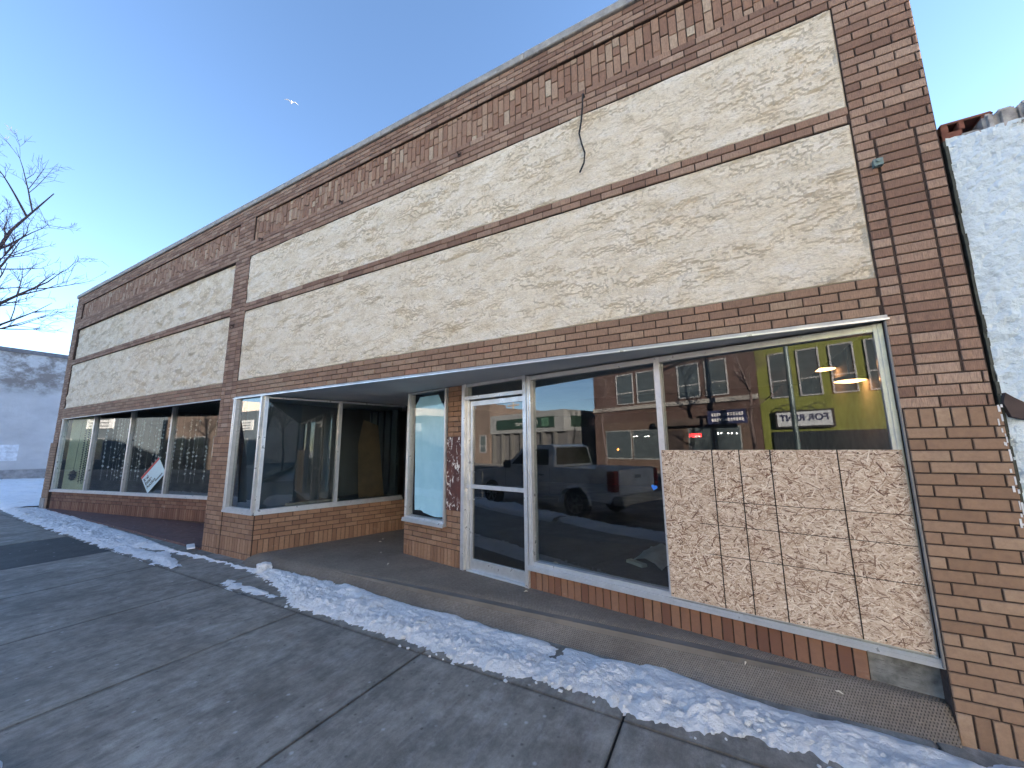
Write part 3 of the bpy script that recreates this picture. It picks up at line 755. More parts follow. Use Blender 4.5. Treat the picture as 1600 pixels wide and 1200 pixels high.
for i, (x, y) in enumerate(((.02, .09), (.52, .03), (.78, .05), (-1.9, .5), (-3.9, .55), (-5.0, 1.5), (-4.9, 1.35), (-4.4, .9))):
    m = MB(); z = .103 if y > .2 else .105 + (y-.2)*.40
    a = rs.uniform(0, 3); L = rs.uniform(.012, .028)
    m.tube([(x-L*math.cos(a), y-L*math.sin(a), z), (x, y, z+.008), (x+L*math.cos(a), y+L*math.sin(a), z+.002)], [.002, .006, .002], 5)
    tag(m.build('litter_scrap', plain('pale_litter', (.62, .56, .46), .8), org=(x, y, z)), 'tiny pale scrap of litter lying on the ribbed carpet', 'litter', 'litter scraps on the carpet')

# ------------------------------------------------------------------ ground
def slab(mb, x0, x1, y0, y1, dz=0.0, th=.12, rnd=.5):
    for (p, q, r, s) in (((x0, y0), (x1, y0), (x1, y1), (x0, y1)),):
        mb.face([(*p, gz(p[0])+dz), (*q, gz(q[0])+dz), (*r, gz(r[0])+dz), (*s, gz(s[0])+dz)], rnd)
    e = [(x0, y0), (x1, y0), (x1, y1), (x0, y1)]
    for i in range(4):
        p, q = e[i], e[(i+1) % 4]
        mb.face([(*p, gz(p[0])+dz-th), (*q, gz(q[0])+dz-th), (*q, gz(q[0])+dz), (*p, gz(p[0])+dz)], rnd)
m = MB(); jx = [12, 10.4, 8.8, 7.2, 5.6, 4.05, 2.48, .91, -.665, -2.24, -3.83, -5.38, -6.95, -8.52, -10.55, -12.1, -13.7, -15.3, -16.9, -18.5, -20.1, -21.7, -23.3, -24.9, -26.5, -28.1, -29.7, -31.3, -45]
jy = [2.5, -.70, -2.87]
G2 = .0085
for i in range(len(jx)-1):
    for k in range(2):
        if k == 1 and jx[i] == -8.52: continue
        slab(m, jx[i+1]+G2, jx[i]-G2, jy[k+1]+G2, jy[k]-G2, random.uniform(-.0015, .0015))
tag(m.build('sidewalk', CONC, bevel=.0), kind='structure')
m = MB(); slab(m, -45, 12, -2.87, 2.5, -.016); tag(m.build('joint_filler', plain('joint_dirt', (.03, .027, .025), .95)), kind='structure')
m = MB(); slab(m, -10.55+G2, -8.52-G2, -2.87, -.70, -.003); tag(m.build('asphalt_patch', concrete('patch_asphalt', (.032, .034, .036), (.048, .05, .053), (.085, .09, .095), False, 2)), kind='structure')
m = MB(); slab(m, -15.2, -7.36, -.03, 1.75, .035, .05); tag(m.build('tiled_forecourt', PAVR), kind='structure')
m = MB()
for i in range(38): slab(m, 12-1.5*(i+1)+.004, 12-1.5*i-.004, -3.05, -2.874, 0, .3)
tag(m.build('kerb', CONC2), kind='structure')
m = MB(); n = 60
for i in range(n):
    x0, x1 = -110+i*3, -107+i*3
    for (y0, y1) in ((-3.05, -8.6), (-8.6, -14.5)): m.face([(x0, y1, gz(x0)-.27), (x1, y1, gz(x1)-.27), (x1, y0, gz(x1)-.27), (x0, y0, gz(x0)-.27)])
def road_mat():
    n = N('snowy_road'); co = n.coord()
    c = n.ramp(n.noise(co, 2, 5), [(.3, (.05, .05, .052)), (.7, (.085, .085, .088))])
    f = n.noise(n.coord((.25, 1.4, 1)), 1.2, 7, .7)
    c = n.mix(n.math('MULTIPLY', n.ramp(f, [(.52, (0,)*3), (.68, (1,)*3)]), .6), c, (.36, .37, .39))
    return n.done(c, .7, n.bump(n.noise(co, 40, 4), .4, .01))
tag(m.build('road', road_mat()), kind='structure')
m = MB(); m.box(W, -110, 70, 14.5, 18.2, -.6, .02); tag(m.build('far_sidewalk', CONC2), kind='structure')
m = MB(); S_ = 400; m.face([(-S_, -S_, -1.0), (S_, -S_, -1.0), (S_, S_, -1.0), (-S_, S_, -1.0)]); tag(m.build('ground', plain('ground_snow', (.55, .56, .58), .9, 0, .2, .3)), kind='structure')

# snow: heightfield strips following the plough line
INN = [(-30, 24), (-16.4, 24), (-16.1, .6), (-15.9, .05), (-13.33, .02), (-11.25, -.02), (-9.11, -.08), (-8.2, -.16), (-7.48, -.21), (-7.01, -.16), (-5.73, -.15), (-5.3, -.05), (-5.11, 0), (-3.96, .08), (-3.27, -.0), (-2.75, -.03), (-2.4, .01), (-2.07, -.04), (-1.61, -.05), (-1.3, -.04), (-.93, -.07), (-.69, .0), (-.52, .02), (-.19, -.08), (.21, -.12), (.56, -.09), (.96, -.10), (1.23, -.06), (2.5, -.03), (8, -.03)]
OUT = [(-30, -.45), (-16.19, -.56), (-13.03, -.68), (-10.3, -.68), (-8.9, -.69), (-8.6, -.50), (-7.79, -.32), (-7.02, -.27), (-6.26, -.22), (-5.56, -.25), (-5.05, -.30), (-4.5, -.47), (-3.98, -.66), (-3.41, -.62), (-3.06, -.61), (-2.62, -.65), (-2.24, -.64), (-1.91, -.66), (-1.68, -.65), (-1.34, -.62), (-1.01, -.57), (-.74, -.60), (-.57, -.63), (-.3, -.62), (.05, -.51), (.29, -.52), (.47, -.55), (.8, -.66), (1.2, -.78), (2.5, -.9), (8, -.9)]
def itp(T, x):
    for (a, p), (b, q) in zip(T[:-1], T[1:]):
        if a <= x <= b: return p + (q-p)*(x-a)/(b-a)
    return T[-1][1] if x > T[-1][0] else T[0][1]
def fbm(v, o=5, h=.6):
    s = 0; a = 1; 
    for i in range(o): s += a*noise.noise(v); v = v*2.03 + Vector((3.1, 1.7, .3)); a *= h
    return s
def lump(v):                                   # crumbly clods
    d, _ = noise.voronoi(v); return max(0, .55 - d[0])
def _hash(p): return (math.sin(p.x*127.1+p.y*311.7+p.z*74.7)*43758.5453) % 1.0
m = MB()
def strip(x0, x1, fin, fout, stepx, n, H, seed, crumb=1.0, base=gz):
    x = x0; st = [x0]
    while x < x1: x += stepx(x) if callable(stepx) else stepx; st.append(min(x, x1))
    rows = []
    for x in st:
        a = fin(x); b = fout(x)
        wa = .018*fbm(Vector((x*4, seed, 0)), 3); wb = .05*fbm(Vector((x*5, seed, 7)), 6, .8)
        row = []
        for k in range(n+1):
            t = k/n; y = a + wa*(1-t) + (b + wb - a)*t
            w = abs(b-a)
            e = min(1, (1-t)*w/.16) if t > .5 else min(1, t*w/.10)
            e = max(0, e)**.8
            v = Vector((x, y, seed))
            h = H*(.75 + .45*fbm(v*1.6, 3)) + .020*fbm(v*5, 4, .65) + crumb*(.055*lump(v*8)*max(0, noise.noise(v*2.1)+.45) + .034*lump(v*19+Vector((2, 1, 0))) + .014*lump(v*40))*(.12 + 1.5*t)
            pv = noise.voronoi(v*13)[1][0]; pw = noise.voronoi(v*29)[1][0]
            h += crumb*(.024*_hash(pv) + .015*_hash(pw))*max(0, t-.18)*1.2*max(.15, min(1, .55+noise.noise(v*1.9)*1.6))
            h += crumb*t*(.012*abs(noise.noise(v*11)) + .016*abs(noise.noise(Vector((x*9+y*7, y*2.2-x*1.5, seed)))) + .008*noise.noise(v*31))
            row.append((x, y, base(x) - .006 + max(.0, h)*e))
        rows.append(row)
    for i in range(len(rows)-1):
        for k in range(n):
            m.face([rows[i][k+1], rows[i+1][k+1], rows[i+1][k], rows[i][k]])
strip(-15.9, 3.5, lambda x: itp(INN, x), lambda x: itp(OUT, x), lambda x: .013 if x > -4.5 else (.02 if x > -8.5 else .03), 60, .044, 1.0)
# scraped patches left on the slabs
strip(-8.85, -6.6, lambda x: -.40+.02*(x+8.8) if x < -7.7 else -.26-.24*(x+7.7), lambda x: -.69+.0*(x), .02, 26, .022, 2.0, .6)
strip(-5.5, -4.4, lambda x: -.47-.05*(x+5.5), lambda x: -.63-.05*math.sin((x+5.5)*3), .014, 22, .018, 3.0, .7)
# kerb windrow
strip(-16, -4.6, lambda x: -2.45-.1*math.sin(x*1.3), lambda x: -3.2, .05, 20, .10, 4.0)
strip(-4.6, -1.2, lambda x: -2.60-.06*math.sin(x*2.3), lambda x: -3.2, .025, 20, .07, 4.0)
# vacant lot on the left
nx, ny = 110, 90
def LP(i, k):
    x = -46 + (30.2)*i/nx; y = -.55 + (k/ny)**1.6*26
    v = Vector((x, y, 0)); e = min(1, k/3)
    return (x, y, gz(x) - .01 + e*(.07 + .07*fbm(v*.9, 5) + .05*lump(v*2.2)))
g = [[LP(i, k) for k in range(ny+1)] for i in range(nx+1)]
for i in range(nx):
    for k in range(ny): m.face([g[i][k], g[i+1][k], g[i+1][k+1], g[i][k+1]])
tag(m.build('snow', SNOW, smooth=True, merge=True), 'ploughed dirty snow ridge along the shop front and lot', 'snow', kind='stuff')
def clod(name, x, y, z, r, label, grp=None, sq=(1, 1, .7), seed=0):
    bm = bmesh.new(); bmesh.ops.create_icosphere(bm, subdivisions=3, radius=1)
    for v in bm.verts:
        d = v.co.copy(); c = Vector([max(-.72, min(.72, q)) for q in d])*1.25
        c += d*.35*noise.noise(d*1.6+Vector((seed, 0, 0))) + d*.14*noise.noise(d*5+Vector((seed, 3, 0)))
        v.co = Vector((c.x*r*sq[0], c.y*r*sq[1], c.z*r*sq[2]))
    me = bpy.data.meshes.new(name); bm.to_mesh(me); bm.free(); me.materials.append(SNOW)
    o = link(name, me); o.location = (x, y, z); o.rotation_euler = (.3*math.sin(seed*3), .25*math.cos(seed*5), seed*1.3)
    return tag(o, label, 'snow lump', grp)
clod('snow_block', -5.36, -.17, .07, .085, 'large pale snow block at the corner below the display window', None, (1, .7, .6), 1)
rs = random.Random(21)
for i in range(85):
    x = rs.choice((rs.uniform(-5.4, -3.6), rs.uniform(-2.6, 1.0), rs.uniform(-1.2, 1.0))); b = itp(OUT, x); a = itp(INN, x); t = rs.choice((rs.uniform(.5, 1.0), rs.uniform(.5, 1.0), rs.uniform(.97, 1.12)))
    clod('snow_clod', x, a+(b-a)*t, gz(x)+(.02+.05*(1-t) if t < 1 else .004), rs.uniform(.012, .03) if t < 1 else rs.uniform(.005, .016), 'small broken snow clod along the edge of the ploughed ridge', 'snow clods along the ridge', (1, rs.uniform(.5, 1), rs.uniform(.35, .65)), i+2)
m = MB(); m.box(Fr(-7.62, -.10, (.93, -.36)), 0, .34, -.1, 0, gz(-7.5)+.055, gz(-7.5)+.072)
tag(m.build('ice_slab', plain('dirty_ice', (.72, .74, .76), .4), bevel=.004, org=(-7.5, -.1, gz(-7.5))), 'thin flat ice slab lying at the foot of the middle pier', 'ice slab')

# ------------------------------------------------------------------ neighbours
def stained():
    n = N('grey_parged_wall'); co = n.coord()
    c = n.ramp(n.noise(n.coord((1, 1, 1.6)), .8, 7, .65), [(.3, (.46, .47, .49)), (.7, (.60, .61, .63))])
    s = n.n('ShaderNodeSeparateXYZ'); n.l(co, s.inputs[0])
    band = n.ramp(n.math('DIVIDE', n.math('ADD', s.outputs[2], n.math('MULTIPLY', n.noise(co, 1.2, 5), 1.2)), 6.5), [(.74, (0,)*3), (.80, (1,)*3)])
    st = n.noise(n.coord((1, 1, 1.3)), 1.5, 7, .7)
    c = n.mix(n.math('MULTIPLY', band, n.ramp(st, [(.42, (0,)*3), (.56, (1,)*3)])), c, (.24, .22, .21))
    return n.done(c, .9, n.bump(n.noise(co, 3, 6, .65), .5, .05))
lb = empty('grey_building', (-28.5, 0, .2), 'grey rendered building across the vacant lot with stained top', 'building')
m = MB(); m.box(W, -45, -28.5, -26, -.1, -.2, 6.12); m.build('wall', stained(), lb)
m = MB(); m.box(W, -45.05, -28.42, -26, -.05, 6.12, 6.30); m.build('roof_edge', plain('dark_flashing', (.16, .16, .18), .6), lb)
m = MB(); m.box(W, -28.5, -28.47, -1.70, -.2, 1.15, 1.88); m.build('white_patch', plain('white_patch_paint', (.70, .74, .80), .8), lb)
m = MB(); m.box(W, -28.5, -28.44, -26, -.1, 0, .75); m.build('plinth', plain('plinth_grey', (.30, .30, .31), .9), lb)

def white_stucco():
    n = N('white_dash_stucco'); co = n.coord()
    f = n.noise(co, 26, 5, .62); f2 = n.noise(co, 3, 5, .7)
    c = n.ramp(f2, [(.3, (.62, .73, .80)), (.7, (.72, .83, .89))])
    c = n.mix(n.math('MULTIPLY', n.ramp(n.noise(co, 8, 6, .75), [(.66, (0,)*3), (.69, (1,)*3)]), .9), c, (.10, .10, .11))
    c = n.mix(n.math('MULTIPLY', n.ramp(n.noise(n.coord((3, 3, .5)), 1.6, 7, .75), [(.5, (0,)*3), (.68, (1,)*3)]), .35), c, (.34, .36, .37))
    return n.done(c, .9, n.bump(n.ramp(f, [(.3, (0,)*3), (.7, (1,)*3)]), .8, .02))
rb = empty('white_stucco_building', (5, 0, 0), 'white rough stucco building with crumbling top, right of the brick pier', 'building')
def wallgrid(mb, x0, x1, z0, z1, y, ztop):
    st = .022; nx = int((x1-x0)/st); nz = 170
    def P(i, k):
        x = x0+(x1-x0)*i/nx; t = k/nz; z = z0+(ztop(x)-z0)*t
        return (x, y - .014*fbm(Vector((x*13, z*15, 1)), 4, .7), z)
    g = [[P(i, k) for k in range(nz+1)] for i in range(nx+1)]
    for i in range(nx):
        for k in range(nz): mb.face([g[i][k], g[i+1][k], g[i+1][k+1], g[i][k+1]])
m = MB(); wallgrid(m, 1.462, 2.6, -.3, 3.56, .02, lambda x: 3.545+.012*fbm(Vector((x*6, 1, 0)), 4))
m.box(W, 1.462, 9, -8, -.06, -.3, 3.5); m.box(W, 2.6, 9, -.06, -.025, -.3, 3.55); m.build('wall', white_stucco(), rb, merge=True)
m = MB(); x = 1.53
while x < 4.4:
    w = rs.uniform(.05, .16); h = .03 + .085*min(1, max(0, x-1.53)/.16) + rs.uniform(-.018, .018)
    m.box(W, x, x+w, -.25, -.005-rs.uniform(0, .03), 3.50, 3.545+h); x += w
m.build('broken_parapet', plain('rubble_mortar', (.34, .33, .32), .95, 0, .45, 18, 1), rb, bevel=.02)
m = MB()
for i, (a, b, z0, z1) in enumerate(((1.465, 1.56, 3.53, 3.60), (1.465, 1.70, 3.655, 3.672), (1.465, 1.50, 3.60, 3.655), (1.545, 1.575, 3.60, 3.655), (1.65, 1.70, 3.615, 3.655))):
    m.box(W, a, b, -.3, -.05, z0, z1)
m.build('broken_hollow_brick', plain('hollow_tile', (.19, .075, .05), .9, 0, .3, 20), rb, bevel=.004)
m = MB(); m.box(W, 1.448, 1.461, -.3, -.02, -.3, 3.53)
for i in range(40): z = rs.uniform(0, 3.5); m.box(W, 1.449, 1.462+rs.uniform(0, .004), -.03, -.016+rs.uniform(0, .006), z, z+rs.uniform(.03, .15))
m.build('mossy_gap', plain('moss', (.06, .065, .055), .95, 0, .4, 20), rb)
m = MB()
pts = [(1.455, 1.80), (1.47, 1.86), (1.50, 1.83), (1.535, 1.80), (1.545, 1.77), (1.53, 1.745), (1.535, 1.70), (1.505, 1.71), (1.475, 1.72)]
m.prism(pts, lambda x, z: Vector((x, -.012, z)), lambda x, z: Vector((x, .05, z))); m.build('broken_plaster_hole', plain('hole', (.07, .05, .045), .95), rb)

# ------------------------------------------------------------------ bare trees
BARK = plain('bark', (.075, .055, .055), .9, 0, .3, 20, .5)
TWIG = plain('twig', (.10, .062, .066), .85, 0, .3, 20)
def tree(x, y, h, seed, label, lean=(0, 0), grp='bare street trees', density=1.0):
    rs = random.Random(seed); root = empty('bare_tree', (x, y, gz(x)-.02), label, 'tree', grp)
    tr, cr = MB(), MB()
    def branch(p, d, L, r, lvl):
        n = 6 if lvl < 2 else 4; pts = [p.copy()]; rad = [r]
        q = p.copy(); dd = d.copy()
        for i in range(n):
            dd = (dd + Vector((rs.gauss(0, .10), rs.gauss(0, .10), rs.gauss(.04 if lvl else 0, .05)))).normalized()
            q = q + dd*L/n; pts.append(q.copy()); rad.append(r*(1-.92*(i+1)/n) + .0012)
        (tr if lvl <= 1 else cr).tube(pts, rad, 8 if lvl == 0 else (6 if lvl == 1 else 4), lvl < 2)
        if lvl >= 4 or L < .18: return
        k = {0: 20, 1: 9, 2: 6, 3: 4}[lvl]; k = int(k*density + .5)
        for j in range(k):
            t = rs.uniform(.28 if lvl else .34, .98); i = min(int(t*n), n-1); f = t*n-i
            b = pts[i].lerp(pts[i+1], f); ax = (pts[i+1]-pts[i]).normalized()
            o = ax.orthogonal(); o.rotate(Matrix.Rotation(rs.uniform(0, 6.283), 3, ax)); an = rs.uniform(.45, .95)
            nd = (ax*math.cos(an) + o*math.sin(an)).normalized(); nd.z += .18; nd.normalize()
            branch(b, nd, L*(rs.uniform(.19, .265) if lvl == 0 else rs.uniform(.38, .62))*(1.2-t*.5), max(.0022, (r*(1-.7*t))*rs.uniform(.4, .62)), lvl+1)
    branch(Vector((x, y, gz(x)-.05)), Vector((lean[0], lean[1], 1)).normalized(), h, h*.0135, 0)
    tr.build('trunk', BARK, root, smooth=True); cr.build('crown', TWIG, root)
    return root
tree(-11.6, -2.66, 7.9, 12, 'bare street tree whose twigs reach in from the left edge', (.0, -.015), density=.72)
tree(-12.5, -15.4, 6.5, 14, 'bare street tree before the brick shop opposite', density=.7)
tree(-4.6, -15.2, 7.5, 15, 'bare street tree before the yellow green building', density=.7)
tree(-27, -15.4, 7.5, 16, 'bare street tree on the far side before the bank', density=.8)

# ------------------------------------------------------------------ gull in the sky
gp = Vector((-14.66, 4.71, 15.9))
def gull():
    K = .42; m = MB(); f = Vector((.8, -.45, -.3)).normalized()*K; s = f.cross(Vector((0, 0, 1))).normalized()*K; u = s.normalized().cross(f.normalized())*K
    m.tube([gp - f*.30, gp - f*.22, gp - f*.08, gp + f*.08, gp + f*.18, gp + f*.23, gp + f*.28, gp + f*.33], [K*q for q in (.012, .03, .065, .075, .05, .042, .03, .004)], 10)
    w = MB()
    for sd in (-1, 1):
        a = [gp + f*.10 + s*sd*.05, gp + f*.13 + s*sd*.30 + u*.12, gp + f*.02 + s*sd*.62 + u*.03]
        b = [gp - f*.07 + s*sd*.05, gp - f*.06 + s*sd*.30 + u*.11, gp - f*.02 + s*sd*.62 + u*.028]
        th = u*.012
        for i in range(2):
            w.face([a[i]+th, a[i+1]+th*.3, b[i+1]+th*.3, b[i]+th]); w.face([b[i]-th*.2, b[i+1]-th*.2, a[i+1]-th*.2, a[i]-th*.2])
            w.face([a[i]-th*.2, a[i+1]-th*.2, a[i+1]+th*.3, a[i]+th]); w.face([b[i]+th, b[i+1]+th*.3, b[i+1]-th*.2, b[i]-th*.2])
    t = gp - f*.28
    w.face([t + s*.015, t - s*.015, t - f*.13 - s*.06, t - f*.14 + s*.06])
    o = m.build('gull', plain('gull_white', (.80, .81, .82), .7, 0, .04), smooth=True, merge=True, org=gp)
    w.build('wings', plain('gull_grey', (.42, .45, .48), .7, 0, .1), o, merge=True) if False else None
    wo = w.build('wing_feathers', plain('gull_grey', (.42, .45, .48), .7, 0, .1))
    wo.parent = o; wo.matrix_parent_inverse = Matrix.Translation(-gp)
    tag(o, 'white gull gliding high in the blue sky', 'bird')
gull()

# ------------------------------------------------------------------ across the street (seen in the glass)
DKGL = plain('dark_window', (.05, .065, .075), .08, 0, .2)
Y2 = -18.0
O = Fr(0, Y2, (-1, 0))               # faces +y; s = -x
def opp(mb, x0, x1, d0, d1, z0, z1, **k): mb.box(O, -x1, -x0, d0, d1, z0, z1, **k)
def brickwall(name, c1, c2, mo):
    n = N(name); co = n.coord(rot=(R(90), 0, 0))
    b = n.n('ShaderNodeTexBrick'); n.l(co, b.inputs['Vector']); b.inputs['Scale'].default_value = 1
    b.inputs['Brick Width'].default_value = .21; b.inputs['Row Height'].default_value = .072; b.inputs['Mortar Size'].default_value = .006
    for k, v in (('Color1', c1), ('Color2', c2), ('Mortar', mo)): b.inputs[k].default_value = (*v, 1)
    c = n.mix(.5, b.outputs[0], n.ramp(n.noise(n.coord(), .8, 6), [(.3, (.5,)*3), (.7, (1.2,)*3)]), 'MULTIPLY')
    return n.done(c, .9)
OWF = plain('grey_white_frame', (.26, .27, .29), .6)
def owin(par, x0, x1, z0, z1, two=True):
    m = MB(); t = .06
    opp(m, x0, x0+t, -.02, .05, z0, z1); opp(m, x1-t, x1, -.02, .05, z0, z1); opp(m, x0+t, x1-t, -.02, .05, z1-t, z1); opp(m, x0+t, x1-t, -.02, .05, z0, z0+t)
    if two: opp(m, x0+t, x1-t, -.02, .045, z0+(z1-z0)*.36, z0+(z1-z0)*.36+t)
    f = m.build('window', OWF, par)
    m = MB(); opp(m, x0+t, x1-t, -.01, .012, z0+t, z1-t); m.build('pane', DKGL, f)
bb = empty('red_brick_building', (-10, Y2, 0), 'two storey red brick building across the street with paired white windows', 'building')
m = MB(); opp(m, -15.1, -5.06, -12, 0, -.3, 9.0); m.build('wall', brickwall('red_brick', (.075, .040, .034), (.05, .027, .024), (.06, .05, .046)), bb)
for a, b in ((-13.25, -12.0), (-11.75, -10.5), (-9.1, -7.85), (-7.55, -6.4)): owin(bb, a, b, 4.15, 6.1)
m = MB(); opp(m, -15.12, -5.08, 0, .14, 3.78, 4.02); m.build('stone_ledge', plain('ledge', (.22, .215, .21), .8), bb)
m = MB(); opp(m, -15.12, -5.08, 0, .25, 8.5, 8.8); m.build('cornice', plain('cornice', (.20, .10, .08), .8), bb)
m = MB(); opp(m, -14.6, -5.6, -.0, .04, .0, 3.0); sf = m.build('shop_front', plain('brown_shopfront', (.075, .05, .04), .8), bb)
for a, b in ((-14.2, -12.3), (-12.2, -10.4), (-8.7, -7.4), (-7.3, -6.0)):
    m = MB(); t = .06; opp(m, a, b, .04, .06, .7, 2.5); w = m.build('shop_window', plain('frame_grey', (.2, .22, .23), .5), bb)
    m = MB(); opp(m, a+t, b-t, .06, .068, .76, 2.44); m.build('pane', DKGL, w)
m = MB(); opp(m, -10.2, -9.0, .04, .065, .05, 2.4); m.build('shop_door', plain('door_dark', (.04, .03, .028), .5), bb)
m = MB(); opp(m, -10.4, -6.2, .0, .5, 2.62, 2.95); m.build('awning', plain('awning_brown', (.06, .045, .04), .8), bb)
LAMPS = emit('white_bulb', (1, .93, .82), 9)
for i, (x, z) in enumerate(((-12.1, 2.1), (-11.9, 2.12), (-11.3, 2.08), (-11.1, 2.1), (-8.3, 2.0), (-8.1, 2.0), (-7.1, 2.14), (-6.95, 2.14), (-6.6, 2.12), (-6.45, 2.12), (-6.2, 2.1))):
    m = MB(); m.lathe(O.p(-x, .075, z), O.en, [(0, .028), (.02, .03), (.03, .015)], 10); m.build('window_light', LAMPS, bb)
m = MB(); m.lathe(O.p(13.3, .08, 1.3), O.en, [(0, .06), (.03, .06), (.04, .03)], 10); m.build('window_light', emit('orange_bulb', (1, .35, .08), 6), bb)
text_mesh('OPEN', .26, lambda x, y, z: O.p(8.3+x, .09, 2.05+y), emit('red_neon', (1, .03, .03), 7), 'open_sign', bb, 'CENTER', 0, .004)
ns = empty('navy_sign', (-6.3, Y2+.55, 3.1), 'navy shop sign with two lines of pale lettering on the brick shop', 'sign')
m = MB(); opp(m, -7.35, -5.5, .5, .6, 2.6, 3.3); m.build('sign_board', plain('navy', (.02, .025, .07), .5), ns)
for i in range(2):
    m = MB()
    for k in range(12): opp(m, -7.15+k*.13, -7.07+k*.13, .601, .606, 3.0-.27*i, 3.16-.27*i)
    m.build('lettering', plain('sign_letters', (.6, .6, .62), .5), ns)
gb = empty('green_building', (-1, Y2, 0), 'yellow green rendered two storey building across the street', 'building')
m = MB(); opp(m, -5.04, 4.5, -12, .0, -.3, 8.9); m.build('wall', plain('lime_render', (.115, .13, .024), .85, 0, .15, 1.5), gb)
for a in (-4.5, -3.35, -2.15, -.95, .3, 1.5): owin(gb, a, a+.85, 3.72, 5.9)
m = MB(); opp(m, -4.6, 4.0, .05, .09, .0, 2.12); sf = m.build('shop_front', plain('dark_shopfront', (.02, .025, .03), .3), gb)
m = MB(); opp(m, -5.0, 4.4, .05, .16, 6.9, 7.2); m.build('cornice', plain('green_cornice', (.11, .125, .03), .8), gb)
rsn = empty('for_rent_sign', (-3.3, Y2+.2, 2.7), 'white FOR RENT sign board on the yellow green building', 'sign')
m = MB(); opp(m, -4.42, -2.22, .052, .2, 2.28, 3.08); m.build('sign_box', BLACK, rsn)
m = MB(); opp(m, -4.34, -2.30, .2, .21, 2.36, 3.0); m.build('sign_face', plain('sign_face_white', (.36, .39, .43), .5, 0, .05), rsn)
text_mesh('FOR RENT', .40, lambda x, y, z: O.p(3.32+x*.98, .216, 2.72+y), plain('navy_letters', (.01, .012, .05), .5), 'lettering', rsn, 'CENTER', 0, .012)
m = MB()
for x in (-3.9, -2.75): m.tube([O.p(-x+.3*math.cos(t), .3, 3.1+.25*math.sin(t)) for t in [math.pi*i/10 for i in range(11)]], .02, 6)
m.build('arm', BLACK, rsn)
bk = empty('bank_building', (-22.5, Y2, 0), 'single storey bank across the street with pale fascia and dark green sign', 'building')
m = MB(); opp(m, -27, -17.95, -10, -.4, -.3, 2.7); m.build('wall', plain('bank_wall', (.08, .08, .085), .6), bk)
m = MB(); opp(m, -27, -17.95, -10, .0, 2.66, 4.3); m.build('fascia', plain('bank_fascia', (.17, .18, .19), .7, 0, .05), bk)
m = MB()
for i in range(7): opp(m, -26.8+i*1.28, -26.6+i*1.28, -.4, -.02, -.1, 2.66)
m.build('column', plain('bank_col', (.07, .07, .07), .7), bk)
m = MB(); opp(m, -26.0, -18.9, .0, .08, 3.0, 3.85); bs = m.build('sign_board', plain('bank_green', (.012, .03, .022), .5), bk)
text_mesh('Canada Trust', .5, lambda x, y, z: O.p(20.6+x, .088, 3.42+y), plain('bank_letters', (.35, .37, .37), .5), 'lettering', bs, 'LEFT', 0, .006)
m = MB(); opp(m, -20.2, -19.45, .08, .088, 3.1, 3.75); m.build('logo_box', plain('bank_logo', (.06, .13, .09), .5), bs)
text_mesh('TD', .5, lambda x, y, z: O.p(19.825+x, .092, 3.42+y), plain('logo_dark', (.02, .06, .04), .5), 'logo_lettering', bs, 'CENTER', 0, .01)
m = MB(); m.box(Fr(-17.95, Y2-2, (0, -1)), -1.2, 1.0, -.01, .04, 3.0, 3.85) ; m.build('side_sign', plain('bank_green2', (.015, .035, .026), .5), bk)
ob = empty('old_brown_building', (-31, Y2, 0), 'old brown brick building beyond the bank with stepped parapet', 'building')
m = MB(); opp(m, -35, -27.1, -12, 0, -.3, 5.2); opp(m, -29.3, -27.1, -2, 0, 5.2, 5.5); opp(m, -35, -33, -2, .0, 5.2, 5.6); m.build('wall', brickwall('old_brick', (.15, .11, .09), (.11, .08, .07), (.12, .11, .1)), ob)
for a in (-34, -32.2, -30.4, -28.6): owin(ob, a, a+1.0, 1.0, 2.6)
sb = empty('slate_building', (-43, Y2, 0), 'slate blue shop far along the street with a pale sign', 'building')
m = MB(); opp(m, -50, -40, -12, 0, -.3, 5.3); m.build('wall', plain('slate_render', (.07, .09, .11), .85), sb)
m = MB(); opp(m, -43.2, -40.4, 0, .1, 3.4, 4.4); sgn = m.build('sign_board', plain('pale_sign', (.5, .52, .54), .6), sb)
m = MB()
for i in range(3): opp(m, -42.9, -40.8, .1, .106, 3.55+i*.27, 3.65+i*.27)
m.build('lettering', plain('sign_grey', (.12, .13, .14), .6), sgn)
for a in (-49, -46.5, -43): owin(sb, a, a+1.8, .8, 2.6, False)
for i in range(9):
    x1 = -51.5 - i*12; c = rs.uniform(.3, .6); h = rs.choice((4.2, 5.5, 6.5, 7.4))
    e = empty('street_building', (x1-5, Y2, 0), 'distant street building far along the opposite side', 'building', 'distant buildings along the street')
    m = MB(); opp(m, x1-11, x1, -12, 0, -.3, h); m.build('wall', plain('far_wall', (c, c*.9, c*.82), .9), e)
    for k in range(4): owin(e, x1-10.3+k*2.6, x1-8.6+k*2.6, .8, 2.5, False)
tree(13, -2.62, 7.5, 31, 'bare street tree to the right along the near kerb', density=1.0)
tree(24, -2.62, 8.0, 32, 'bare street tree far to the right along the near kerb', density=1.0)
tree(33, -15.2, 8.0, 33, 'bare street tree far to the right on the far side', density=1.0)
e = empty('cream_building', (70, -4, 0), 'cream building closing the view at the right end of the street', 'building')
m = MB(); m.box(Fr(66, 6, (0, 1)), -22, 8, -14, 0, -1.2, 7.5); m.build('wall', plain('cream_wall', (.42, .40, .38), .9), e)
for k in range(6):
    m = MB(); m.box(Fr(65.98, 6, (0, -1)), 1.0+k*3.4, 2.6+k*3.4, -.02, .05, 3.6, 5.6); m.build('window', DKGL, e)
